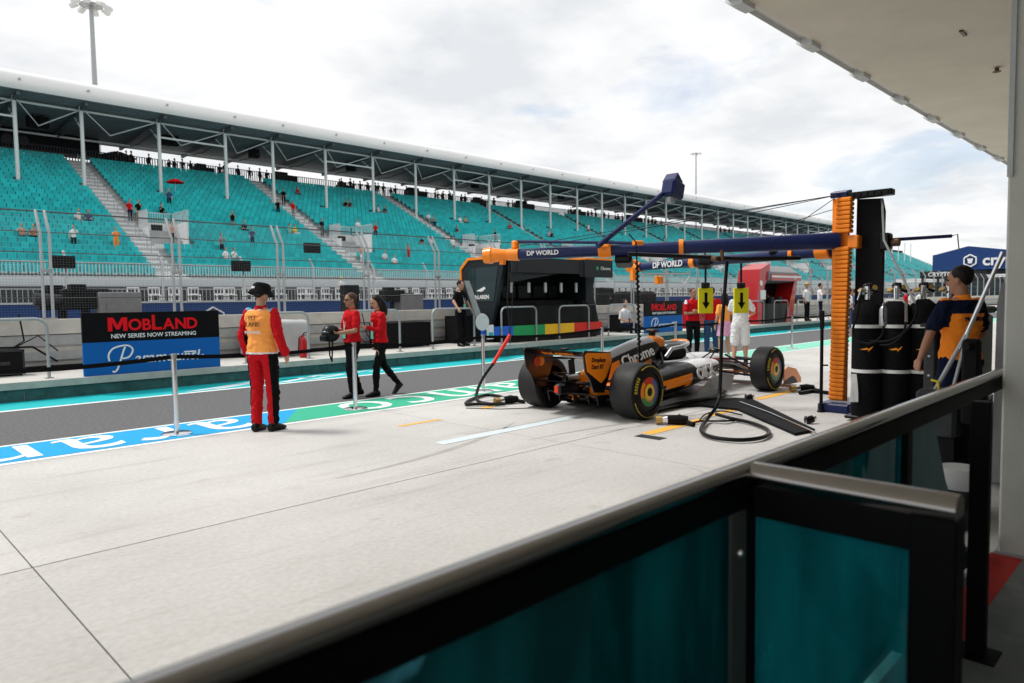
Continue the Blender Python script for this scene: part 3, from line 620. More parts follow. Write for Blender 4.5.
for i in range(170):
    x = 22.5+i*.75+random.uniform(-.6, .6)
    if noise.noise(V((x*.13, 3.3, 0))) < -.02 or random.random() < .15: continue
    fan(0, 0, 'figure coloured as dark silhouette at the railing along the top of the grandstand', 'black_cloth', 'black_cloth', 'hair_dark', True, skin='skin_tan', group='people along the top walkway', at=(x, yT+.9+random.uniform(0, 1.6), zT), h=random.uniform(1.6, 1.85))  # all-black clothes put the backlit silhouette against the sky into the colour
# umbrella in the stand
u = P(175, 180, 1, 66.5); rr_ = root('umbrella', u, 'dark red umbrella held open in the grandstand', 'umbrella')
g = MB(); g.lathe([(-.25, .78), (-.10, .6), (.05, .32), (.10, .03)], u, axis=2, n=10, cap=False); g.build('canopy', M['red_cloth'], rr_)
g = MB(); g.cyl(u+V((0, 0, .2)), u-V((0, 0, 1.0)), .02, n=6); g.build('shaft', M['steel'], rr_)
# dark equipment tables and cases cluttering the top walkway
for i, (x0, w__, h__) in enumerate([(30, 2.2, 1.3), (39, 3.0, 1.5), (47.5, 2.0, 1.2), (58, 3.4, 1.6), (70, 2.5, 1.4), (79, 4.0, 1.7), (93, 3.0, 1.5), (108, 5.0, 1.7)]):
    g = MB(); g.box((x0, yT+2.2, zT), (x0+w__, yT+3.0, zT+h__), ch=.05); g.box((x0+.3, yT+2.3, zT+h__), (x0+w__*.6, yT+2.9, zT+h__+.35), ch=.04)
    tag(g.build('kiosk', M['dark']), 'dark kiosk number %s along the top walkway of the grandstand counted from the left' % ['two', 'three', 'four', 'five', 'six', 'seven', 'eight', 'nine'][i], 'kiosk', 'dark kiosks along the top walkway')
# low rooftop kiosk seen between the booth and column
q = P(118, 153, 1, 78.5); g = MB(); g.box((q.x-1.6, 78.6, zT), (q.x+1.6, 79.4, zT+1.5)); g.prism([(q.x-1.8, zT+1.5), (q.x+1.8, zT+1.5), (q.x+.3, zT+2.0), (q.x-.3, zT+2.0)], 1, 78.5, 79.5); tag(g.build('kiosk', M['dark']), 'small dark kiosk on the top walkway right of the control booth', 'kiosk')
# ================================================================ people in the pit lane
def remesh(mb, voxel, sm=2, folds=0.0, seed=0):
    me = bpy.data.meshes.new('tmp'); me.from_pydata([tuple(v) for v in mb.v], [], mb.f)
    bm = bmesh.new(); bm.from_mesh(me); bmesh.ops.recalc_face_normals(bm, faces=bm.faces); bm.to_mesh(me); bm.free()
    o = bpy.data.objects.new('tmp', me); COL.objects.link(o)
    md = o.modifiers.new('r', 'REMESH'); md.mode = 'VOXEL'; md.voxel_size = voxel
    if sm: s = o.modifiers.new('s', 'SMOOTH'); s.factor = .5; s.iterations = sm
    bpy.context.view_layer.update()
    out_ = bpy.data.meshes.new_from_object(o.evaluated_get(bpy.context.evaluated_depsgraph_get()))
    bpy.data.objects.remove(o); bpy.data.meshes.remove(me)
    if folds:
        ns_ = [v.normal.copy() for v in out_.vertices]
        for v, n in zip(out_.vertices, ns_):
            q = V((v.co.x*11+seed, v.co.y*11, v.co.z*15+v.co.x*9)); v.co += n*(abs(noise.noise(q))-.25)*folds
    return out_
def person(loc, ang, label, h=1.75, pose=None, wear=None, skin='skin', group=None, female=False):
    """pose joints in metres for a 1.75 m figure facing +x, left +y. wear: list of garments."""
    s = h/1.75
    J = dict(hipL=(0, .095, .93), kneeL=(.03, .11, .50), ankL=(-.01, .12, .09), hipR=(0, -.095, .93), kneeR=(.03, -.11, .50), ankR=(-.01, -.12, .09),
             shL=(0, .17, 1.415), elL=(-.03, .245, 1.14), wrL=(.05, .245, .90), shR=(0, -.17, 1.415), elR=(-.03, -.245, 1.14), wrR=(.05, -.245, .90),
             neck=(-.01, 0, 1.48), head=(.02, 0, 1.63), footL=0, footR=0, headyaw=0, headpitch=0, lean=(0, 0), grip=.5)
    J.update(pose or {})
    wf = .9 if female else 1.0
    lx, ly = J['lean']
    def ln(p):      # lean of the upper body about the hips
        p = V(p); k = max(0, (p.z-.93)/.5); return V((p.x+lx*k, p.y+ly*k, p.z))
    for k in ('shL', 'shR', 'neck', 'head'): J[k] = ln(J[k])
    for k in ('elL', 'elR', 'wrL', 'wrR'):
        J[k] = ln(J[k]) if not (pose and k in pose) else V(J[k])
    for k in ('hipL', 'hipR', 'kneeL', 'kneeR', 'ankL', 'ankR'): J[k] = V(J[k])
    r = root('person', loc, label, 'person', group, rz=ang); r.scale = (s, s, s)
    TR = [(.86, .13, .10), (.93, .165*(1.03 if female else 1), .12), (1.02, .15*wf, .112), (1.12, .135*wf, .10), (1.24, .155*wf, .112), (1.34, .175*wf, .118), (1.41, .18*wf, .10), (1.455, .12*wf, .075), (1.49, .06, .06)]
    def torso(mb, inf, z0=.86, z1=1.49):
        rs = []
        for z, a, b_ in TR:
            if z < z0-1e-6 or z > z1+1e-6: continue
            c = ln((0, 0, z)); a += inf; b_ += inf
            rs.append([c+V((math.cos(t)*b_*(1.05 if math.cos(t) > 0 else .95), math.sin(t)*a, 0)) for t in [2*math.pi*j/20 for j in range(20)]])
        mb.rings(rs)
    def limb(mb, a, b_, ra, rb, inf, f0=0, f1=1, mid=None):
        a, b_ = V(a), V(b_); pa, pb = a.lerp(b_, f0), a.lerp(b_, f1); r0 = ra+(rb-ra)*f0+inf; r1 = ra+(rb-ra)*f1+inf
        n = 5; pts = [pa.lerp(pb, i/n) for i in range(n+1)]; rr = [r0+(r1-r0)*i/n+((mid or 0)*math.sin(math.pi*min(1, (f0+(f1-f0)*i/n)*1.25)) if mid else 0) for i in range(n+1)]
        mb.tube(pts, rr, 12); mb.ell(pa, r0*.98, 10, 6); mb.ell(pb, r1*.98, 10, 6)
    def foot(mb, side, inf):
        a = J['ank'+side]; yw = J['foot'+side]; d = V((math.cos(yw), math.sin(yw), J.get('toe'+side, 0))).normalized()
        c = a+V((0, 0, -.045)); rt_ = d.cross(V((0, 0, 1))).normalized(); upv = rt_.cross(d); rs = []
        for t, w_, hh, zz in [(-.075, .025, .03, .0), (-.06, .036, .045, .008), (0, .042, .055, .018), (.07, .046, .04, .0), (.13, .05, .028, -.012), (.17, .042, .02, -.018), (.19, .02, .012, -.022)]:
            cc = c+d*t+upv*zz; rs.append([cc+rt_*math.cos(q)*(w_+inf)+upv*math.sin(q)*(hh+inf) for q in [2*math.pi*j/12 for j in range(12)]])
        mb.rings(rs); mb.ell(a, .045+inf, 10, 6)
    def hand(mb, side):
        w_, e = J['wr'+side], J['el'+side]; d = (w_-e).normalized(); ysgn = 1 if side == 'L' else -1
        fwd = V((1, 0, 0)); nrm = d.cross(fwd)
        if nrm.length < .2: nrm = d.cross(V((0, 0, 1)))
        nrm.normalize(); wd = nrm.cross(d).normalized()      # width axis, nrm = palm normal-ish
        if nrm.dot(V((0, ysgn, 0))) > 0: inn = -nrm
        else: inn = nrm
        rs = []
        for t, a, b_ in [(-.01, .022, .018), (.02, .032, .017), (.055, .042, .017), (.085, .042, .014)]:
            cc = w_+d*t; rs.append([cc+wd*math.cos(q)*a+inn*math.sin(q)*b_ for q in [2*math.pi*j/12 for j in range(12)]])
        mb.rings(rs); g_ = J['grip']
        for i, (off, ln_) in enumerate([(.032, .070), (.011, .080), (-.011, .074), (-.032, .058)]):
            b0 = w_+d*.075+wd*off; k1 = b0+(d*math.cos(.4*g_)+inn*math.sin(.4*g_))*ln_*.45; k2 = k1+(d*math.cos(1.3*g_)+inn*math.sin(1.3*g_))*ln_*.32; k3 = k2+(d*math.cos(2.1*g_)+inn*math.sin(2.1*g_))*ln_*.25
            mb.tube([b0, k1, k2, k3], [.0095, .009, .0085, .007], 7)
        t0 = w_+d*.02+wd*.028; t1 = t0+(wd*.7+d*.6+inn*.3)*.04; t2 = t1+(wd*.15+d*.9+inn*.5)*.035; mb.tube([t0, t1, t2], [.013, .011, .008], 7)
    # --- the body, one surface
    mb = MB(); torso(mb, -.012)
    for sd_ in 'LR':
        limb(mb, J['hip'+sd_], J['knee'+sd_], .078, .052, 0, mid=.006); limb(mb, J['knee'+sd_], J['ank'+sd_], .05, .034, 0, mid=.009); foot(mb, sd_, -.004)
        limb(mb, J['sh'+sd_], J['el'+sd_], .046*wf, .037*wf, 0, mid=.004); limb(mb, J['el'+sd_], J['wr'+sd_], .037*wf, .025*wf, 0, mid=.004); hand(mb, sd_)
    hc = J['head']; hr = Matrix.Rotation(J['headyaw'], 3, 'Z')@Matrix.Rotation(J['headpitch'], 3, 'Y')
    mb.tube([J['neck']-V((0, 0, .05)), hc-V((.012, 0, .05))], [.056*wf, .05*wf], 12)
    H = lambda x, y, z: hc+hr@V((x, y, z))
    mb.ell(H(-.008, 0, .03), (.098, .076, .092), 16, 12, rot=hr); mb.ell(H(.022, 0, -.035), (.07, .058, .082), 14, 10, rot=hr)
    mb.tube([H(.084, 0, .018), H(.108, 0, -.018), H(.096, 0, -.03)], [.009, .015, .013], 8)
    mb.ell(H(.078, 0, -.066), (.017, .024, .010), 8, 6, rot=hr); mb.ell(H(.072, 0, -.098), (.02, .022, .016), 8, 6, rot=hr); mb.ell(H(.08, 0, .035), (.014, .05, .010), 8, 6, rot=hr)
    for y in (-.077, .077): mb.ell(H(-.005, y, -.012), (.019, .01, .032), 8, 6, rot=hr)
    me = remesh(mb, .0085, 2); me.materials.append(M[skin]); me.materials.append(M['lip'])
    for pl in me.polygons:
        q = hr.transposed()@(pl.center-hc)
        if q.x > .078 and abs(q.y) < .024 and -.078 < q.z < -.058: pl.material_index = 1
    me.shade_smooth(); b = bpy.data.objects.new('body', me); COL.objects.link(b); b.parent = r
    def child(name, g, mt, **kw):
        o = g.build(name, mt, b, local=True, **kw); return o
    g = MB()
    for y in (-.03, .03): g.ell(H(.082, y, .012), (.01, .012, .007), 8, 6, rot=hr)
    child('eye', g, M['black'])
    for wd_ in wear or []:
        k = wd_[0]; mats = wd_[1]; opt = wd_[2] if len(wd_) > 2 else {}
        mats = mats if isinstance(mats, list) else [mats]; mb = MB(); inf = opt.get('inf', .012); fn = opt.get('fn'); fold = .022; vx = .012
        if k in ('shirt', 'jacket', 'vest'):
            torso(mb, inf+.006, opt.get('z0', .93), 1.455)
            if k == 'shirt':
                for sd_ in 'LR': limb(mb, J['sh'+sd_], J['el'+sd_], .05*wf, .052*wf, inf, 0, .72)
            elif k == 'jacket':
                for sd_ in 'LR': limb(mb, J['sh'+sd_], J['el'+sd_], .05*wf, .043*wf, inf); limb(mb, J['el'+sd_], J['wr'+sd_], .043*wf, .034*wf, inf, 0, .97)
            if k != 'vest': mb.tube([ln((0, 0, 1.44)), ln((0, 0, 1.50))], [.075, .064], 14)
        elif k == 'trousers':
            torso(mb, inf, .86, 1.02)
            for sd_ in 'LR': limb(mb, J['hip'+sd_]+V((0, 0, -.02)), J['knee'+sd_], .088, .062, inf); limb(mb, J['knee'+sd_], J['ank'+sd_], .062, .05, inf, 0, .93)
        elif k == 'tights':
            torso(mb, .006, .86, 1.02)
            for sd_ in 'LR': limb(mb, J['hip'+sd_]+V((0, 0, -.02)), J['knee'+sd_], .083, .056, .006); limb(mb, J['knee'+sd_], J['ank'+sd_], .056, .04, .006, 0, .95, mid=.008)
        elif k == 'shorts':
            torso(mb, inf, .86, 1.02)
            for sd_ in 'LR': limb(mb, J['hip'+sd_]+V((0, 0, -.02)), J['knee'+sd_], .09, .085, inf+.006, 0, opt.get('len', .85))
        elif k == 'skirt':
            rs = []
            for z, a in [(1.04, .135), (.95, .18), (.8, .2), (.62, .21)]: rs.append([V((math.cos(t)*a*.85, math.sin(t)*a, z)) for t in [2*math.pi*j/24 for j in range(24)]])
            mb.rings(rs)
        elif k == 'shoes':
            for sd_ in 'LR': foot(mb, sd_, .007)
            fold = 0; vx = .009
        elif k == 'hair':
            mb.ell(H(-.022, 0, .043), (.098, .084, .09), 16, 12, rot=hr); mb.ell(H(-.05, 0, .005), (.05, .066, .06), 12, 8, rot=hr)
            if opt.get('long'):
                mb.tube([H(-.06, 0, .02), H(-.085, 0, -.08), H(-.07, .0, -.20), H(-.06, 0, -.28)], [.07, .075, .07, .03], 12)
                for y in (-.06, .06): mb.tube([H(-.01, y, .04), H(-.02, y*1.25, -.06), H(.0, y*1.2, -.18)], [.03, .032, .014], 8)
            fold = .008; vx = .01
        elif k == 'bucket_hat':
            g = MB(); rs = []
            for z, a in [(.0, .150), (.008, .148), (.058, .112), (.09, .106), (.12, .096), (.135, .075), (.138, .01)]: rs.append([H(-.005+math.cos(t)*a*1.08, math.sin(t)*a*.95, z) for t in [2*math.pi*j/28 for j in range(28)]])
            g.rings(rs); o = child('bucket_hat', g, mats, ang=60); g2 = MB(); g2.box((-.13, .0, .05), (-.121, .045, .075)); g2.v = [tuple(H(*v)) for v in g2.v]
            child('hat_label', g2, M['white']); continue
        elif k == 'cap':
            g = MB(); rs = []
            for z, a in [(.03, .098), (.07, .1), (.105, .088), (.13, .06), (.14, .01)]: rs.append([H(-.01+math.cos(t)*a*1.08, math.sin(t)*a*.92, z) for t in [2*math.pi*j/24 for j in range(24)]])
            g.rings(rs); g.prism([(.06, -.07), (.14, -.06), (.17, 0), (.14, .06), (.06, .07)], 2, .035, .045); n0 = len(rs)*24; g.v[n0:] = [tuple(H(*v)) for v in g.v[n0:]]
            child('cap', g, mats, ang=60); continue
        elif k == 'glasses':
            g = MB()
            for y in (-.034, .034): g.ell(H(.092, y, .014), (.008, .026, .018), 10, 6, rot=hr)
            g.tube([H(.095, -.03, .018), H(.095, .03, .018)], .003, 5)
            for y in (-.07, .07): g.tube([H(.088, y*.8, .016), H(.0, y*1.12, .012)], .003, 5)
            child('sunglasses', g, M['black']); continue
        elif k == 'lanyard':
            g = MB(); a = ln((0, 0, 1.1)); fx = .14
            g.tube([ln((.05, .07, 1.45)), ln((.125, .05, 1.35)), ln((fx+.005, 0, 1.13))], .006, 5); g.tube([ln((.05, -.07, 1.45)), ln((.125, -.05, 1.35)), ln((fx+.005, 0, 1.13))], .006, 5)
            g.box(ln((fx, -.045, 1.0)), ln((fx+.008, .045, 1.13)), 1); child('lanyard', g, [M['white_cloth'], M['light_green']]); continue
        elif k == 'text':
            g = MB(); x = opt['x']
            text_mb(opt['t'], opt['s'], g, frame((x, 0, opt['z']), (0, -1 if x < 0 else 1, 0), (0, 0, 1)), ext=.004); child('print', g, mats, smooth=False); continue
        if k == 'shoes':
            for sd_ in 'LR':
                mb = MB(); foot(mb, sd_, .007); me = remesh(mb, .009, 2); me.materials.append(M[mats[0]]); me.shade_smooth(); c = bpy.data.objects.new('shoe', me); COL.objects.link(c); c.parent = b
            continue
        me = remesh(mb, vx, 2, fold, seed=loc[0])
        for q in mats: me.materials.append(M[q] if isinstance(q, str) else q)
        if fn:
            for pl in me.polygons: pl.material_index = fn(pl.center, pl.normal)
        me.shade_smooth(); nm = {'tights': 'trousers', 'shoes': 'shoes'}.get(k, k)
        c = bpy.data.objects.new(nm, me); COL.objects.link(c); c.parent = b
    return r
mm('dark_grey2', (.028, .030, .033), .7, spec=.2)
mm('lip', (.35, .12, .09), .5); mm('vest_print', (.15, .07, .02), .8); mm('suit_blue', (.15, .45, .65), .7)
# the marshal
suit = lambda c, n: 1 if (abs(c.y) > .125 and c.z < 1.26 and abs(c.y) < .2 and n.x > -.75) else (2 if c.z > 1.42 and abs(c.y) > .10 and abs(c.y) < .17 and n.z > .4 else 0)
legs = lambda c, n: 1 if abs(c.y) > .138 else 0
person((3.84, 8.07, 0), R(29), 'person in red and black overalls with an orange vest and black bucket hat', 1.76,
       dict(wrR=(.06, -.27, .93), elR=(-.04, -.26, 1.15), wrL=(.05, .25, .93), footL=.1, footR=-.15, headyaw=-.1, headpitch=.22, ankL=(-.03, .09, .09), ankR=(.03, -.1, .09)),
       [('jacket', ['red_cloth', 'black_cloth', 'suit_blue'], dict(fn=suit, inf=.018)), ('trousers', ['red_cloth', 'black_cloth'], dict(fn=legs, inf=.014)), ('vest', ['vest', 'white_cloth'], dict(z0=.93, inf=.026, fn=lambda c, n: 1 if (.93 < c.z < .955 or c.z > 1.45) else 0)),
        ('shoes', 'black'), ('hair', 'hair_dark'), ('bucket_hat', M['black_cloth']), ('text', M['vest_print'], dict(t='PIT\nLANE', s=.075, x=-.172, z=1.32)), ('text', M['white_cloth'], dict(t='MARSHAL', s=.05, x=-.166, z=1.19))], skin='skin')
# two team members in red crossing the lane
person((6.18, 9.80, 0), R(172), 'person in a red short sleeved team shirt and sunglasses carrying a black helmet', 1.68,
       dict(elL=(.06, .25, 1.13), wrL=(.30, .13, 1.10), elR=(.06, -.25, 1.13), wrR=(.30, -.13, 1.10), kneeL=(.10, .09, .50), ankL=(.05, .08, .09), kneeR=(-.0, -.09, .50), ankR=(-.14, -.09, .11), grip=.9, headpitch=.08),
       [('shirt', 'red_cloth'), ('trousers', 'black_cloth'), ('shoes', 'black'), ('hair', 'hair_brown'), ('glasses', None), ('lanyard', None)], skin='skin_tan')
g = MB(); c = V((6.18-.36, 9.80+.05, 1.05)); g.ell(c, (.15, .13, .14), 20, 14); g.box(c+V((-.155, -.09, -.12)), c+V((-.05, .09, -.02)), ch=.02); r = root('helmet', c, 'black racing helmet carried by a person in red', 'helmet'); g.build('shell', M['black'], r)
g = MB(); g.ell(c+V((-.03, 0, .02)), (.13, .118, .05), 16, 8); g.build('visor', M['screen'], r)
g = MB(); g.tube([c+V((0, .05, -.1)), c+V((.03, .1, -.35)), c+V((.02, .02, -.45)), c+V((0, -.05, -.1))], .012, 6); g.build('strap', M['black_cloth'], r)
person((6.62, 9.66, 0), R(168), 'person with long dark hair in a red long sleeved top and black trousers', 1.64,
       dict(elR=(-.02, -.22, 1.14), wrR=(.02, -.21, .92), elL=(.1, .2, 1.15), wrL=(.28, .1, 1.2), kneeL=(.12, .08, .5), ankL=(.14, .08, .09), kneeR=(-.08, -.07, .52), ankR=(-.36, -.07, .17), toeR=-.9, lean=(.03, 0), headpitch=.4),
       [('jacket', 'red_cloth', dict(inf=.008)), ('tights', 'black_cloth'), ('shoes', 'black'), ('hair', 'hair_dark', dict(long=1)), ('lanyard', None)], female=True)
# man in black on the platform
person((12.30, 14.22, .32), R(-78), 'person in a black shirt and black trousers leaning on the platform hoop rail', 1.74,
       dict(elL=(-.02, .30, 1.20), wrL=(.10, .33, 1.0), elR=(.02, -.32, 1.2), wrR=(.20, -.38, 1.02), ankR=(.05, -.12, .09), headpitch=.1, footL=.3, footR=-.2),
       [('shirt', 'black_cloth'), ('trousers', 'black_cloth'), ('shoes', 'black'), ('hair', 'hair_dark'), ('lanyard', None)], skin='skin')
# visitors behind the car
person((15.9, 9.4, 0), R(-118), 'person in a red shirt with folded arms beside the smaller advertising board', 1.76,
       dict(elL=(.05, .24, 1.14), wrL=(.20, -.03, 1.2), elR=(.05, -.24, 1.12), wrR=(.21, .05, 1.15), grip=1.0),
       [('shirt', ['red_cloth', 'white_cloth'], dict(fn=lambda c, n: 1 if (abs(c.y) > .2 and c.z > 1.36) else 0)), ('trousers', 'black_cloth'), ('shoes', 'black'), ('hair', 'hair_brown')], skin='skin_tan')
person((16.3, 9.1, 0), R(50), 'person in a red shirt and blue jeans standing behind the left yellow arrow sign', 1.78,
       dict(elL=(.08, .22, 1.2), wrL=(.25, .1, 1.3), footL=.4),
       [('shirt', 'red_cloth'), ('trousers', 'jean'), ('shoes', 'black'), ('hair', 'hair_dark')])
person((15.95, 8.55, 0), R(60), 'dark haired person in an orange top and pink skirt near two arrow signs', 1.62, dict(),
       [('shirt', 'vest'), ('skirt', 'pink'), ('shoes', 'offwhite'), ('hair', 'hair_dark', dict(long=1))], female=True)
person((14.7, 7.5, 0), R(35), 'person in white shirt, shorts and cap standing behind the right yellow arrow sign', 1.76,
       dict(elR=(.02, -.30, 1.18), wrR=(.18, -.26, 1.12), elL=(.1, .22, 1.2), wrL=(.28, .08, 1.35), ankL=(-.02, .14, .09)),
       [('shirt', 'white_cloth'), ('shorts', 'white_cloth', dict(len=.95)), ('shoes', 'black_matt'), ('hair', 'hair_brown'), ('cap', M['white_cloth'])])
g = MB(); g.box((14.98, 7.72, .62), (15.12, 7.90, .88), ch=.04); g.tube([(15.05, 7.8, .88), (15.1, 7.85, 1.35)], .012, 5); tag(g.build('bag', M['black_cloth']), 'black shoulder bag hanging beside the person in white shorts', 'bag')
# the mechanic by the gas bottles
mech = lambda c, n: 1 if (abs(c.y) < .165 and c.z < 1.335) or (abs(c.y) < .20 and c.z < 1.22) or c.z > 1.455 else 0
person((7.36, 1.63, 0), R(58), 'person in an orange and navy team shirt and navy shorts seen from behind', 1.78,
       dict(elL=(.05, .27, 1.17), wrL=(.12, .31, .93), elR=(.02, -.25, 1.15), wrR=(.15, -.2, .98), headyaw=.45, headpitch=.15, ankL=(-.02, .16, .09), grip=1.2),
       [('shirt', ['navy_cloth', 'orange_cloth'], dict(fn=mech, z0=.9, inf=.02)), ('shorts', 'navy_cloth', dict(len=.8)), ('shoes', 'black'), ('hair', 'hair_dark'), ('text', M['navy_cloth'], dict(t='McLAREN', s=.05, x=-.150, z=1.29))], skin='skin_tan')
# people far down the platform (small)
dl = [((33.9, 13.9, .32), 'person in a white shirt and straw hat standing by the red pit stand', 'white_cloth', 'black_cloth', 'hair_brown', 'brass'),
      ((35.8, 14.0, .32), 'person in a white shirt and dark shorts standing right of one in a straw hat', 'white_cloth', 'navy_cloth', 'hair_dark', None),
      ((34.8, 12.2, 0), 'person in a yellow and white top in the lane beside the orange tower', 'white_cloth', 'jean', 'hair_dark', None),
      ((37.5, 12.0, 0), 'person in a yellow vest partly behind the orange tower', 'yellow_mark', 'jean', 'hair_dark', None),
      ((39.0, 13.3, .32), 'person in grey at the platform edge farthest down the lane', 'grey', 'black_cloth', 'hair_brown', None)]
for q in dl: fan(0, 0, q[1], q[2], q[3], q[4], True, at=q[0], hat=q[5], group='people farther down the pit lane', h=1.75)
fan(0, 0, 'person in a white shirt sitting on the platform behind the black pit stand', 'white_cloth', 'navy_cloth', 'hair_dark', False, at=(20.2, 14.6, .1), group='people farther down the pit lane')
fan(0, 0, 'person with red hair behind the wall right of the black pit stand', 'dark_grey', 'dark_grey', 'hair_brown', True, at=(22.0, 16.9, .15), group='people beyond the pit wall')
fan(0, 0, 'person in a red shirt sitting inside the red pit stand', 'red_cloth', 'black_cloth', 'hair_dark', False, at=(31.5, 15.0, .9), group='people farther down the pit lane')
fan(0, 0, 'track worker with a yellow cap on the deck below the grandstand', 'offwhite', 'jean', 'yellow_mark', True, at=(P(342, 292, 1, 48).x, 48, 1.7), group='people on the front deck')
# ================================================================ belt barrier posts
STX = [.7, 3.03, 5.48, 7.97, 11.2, 13.9, 16.6, 20.1, 23.4]
names = ['left of', 'x']
slab = ['chrome belt post partly outside the left edge of the picture', 'chrome belt post in front of the large advertising board', 'chrome belt post in front of the two walking people in red',
        'chrome belt post at the end of the lane strip beside the left wheel gun hose', 'chrome belt post behind the engine cover of the car', 'chrome belt post right of the folded arms visitor', 'chrome belt post behind the front wheel of the car', 'chrome belt post right of the white shorts visitor', 'chrome belt post farthest along the belt near the orange tower']
for x, lb in zip(STX, slab):
    r = root('belt_post', (x, 8.66, 0), lb, 'belt post', 'belt posts along the pit lane strip')
    g = MB(); g.lathe([(.005, .17), (.02, .17), (.03, .15), (.035, .03)], (x, 8.66, 0), axis=2, n=24); g.build('base', M['chrome'], r)
    g = MB(); g.cyl((x, 8.66, .03), (x, 8.66, .90), .03, n=14); g.build('tube', M['chrome'], r)
    g = MB(); g.cyl((x, 8.66, .90), (x, 8.66, .96), .035, n=14); g.build('head', M['steel'], r)
g = MB()
pts = []
for i in range(len(STX)-1):
    for k in range(8): t = k/8; pts.append((STX[i]+(STX[i+1]-STX[i])*t, 8.66, .925-.05*math.sin(math.pi*t)))
pts.insert(0, (-2, 8.66, .86)); pts.append((STX[-1], 8.66, .925))
for i in range(len(pts)-1):
    a, b_ = pts[i], pts[i+1]; g.rings([[(p[0], p[1]-.002, p[2]-.024), (p[0], p[1]+.002, p[2]-.024), (p[0], p[1]+.002, p[2]+.024), (p[0], p[1]-.002, p[2]+.024)] for p in (a, b_)])
tag(g.build('barrier_belt', M['black_cloth']), 'black webbing belt stretched between the chrome posts', 'belt')
# ================================================================ platform furniture
def hoop(x0, x1, lb):
    g = MB(); y = 13.95; z = 1.33; rr = .16; pts = [(x0, y, .3), (x0, y, z-rr)]
    for k in range(1, 5): a = math.pi/2*k/4; pts.append((x0+rr-rr*math.cos(a), y, z-rr+rr*math.sin(a)))
    for k in range(0, 5): a = math.pi/2*(1-k/4); pts.append((x1-rr+rr*math.cos(a), y, z-rr+rr*math.sin(a)))
    pts.append((x1, y, .3)); g.tube(pts, .026, 8); g.box((x0-.06, y-.06, .32), (x0+.06, y+.06, .335)); g.box((x1-.06, y-.06, .32), (x1+.06, y+.06, .335))
    tag(g.build('hoop_rail', M['galv']), lb, 'hoop rail', 'galvanised hoop rails along the platform edge')
hl = {0: 'left of the large advertising board', 2: 'behind the marshal in the orange vest', 3: 'behind the two walking people in red', 4: 'held by the person in black', 5: 'in front of the left half of the black pit stand', 6: 'in front of the right half of the black pit stand', 7: 'between the black pit stand and the smaller board', 11: 'in front of the left half of the red pit stand', 12: 'in front of the right half of the red pit stand'}
for k in range(-1, 16):
    if k in (1, 8, 9): continue
    hoop(1.45+2.42*k, 2.86+2.42*k, 'galvanised hoop rail '+hl.get(k, 'far along the platform' if k > 0 else 'beyond the left edge of the picture'))
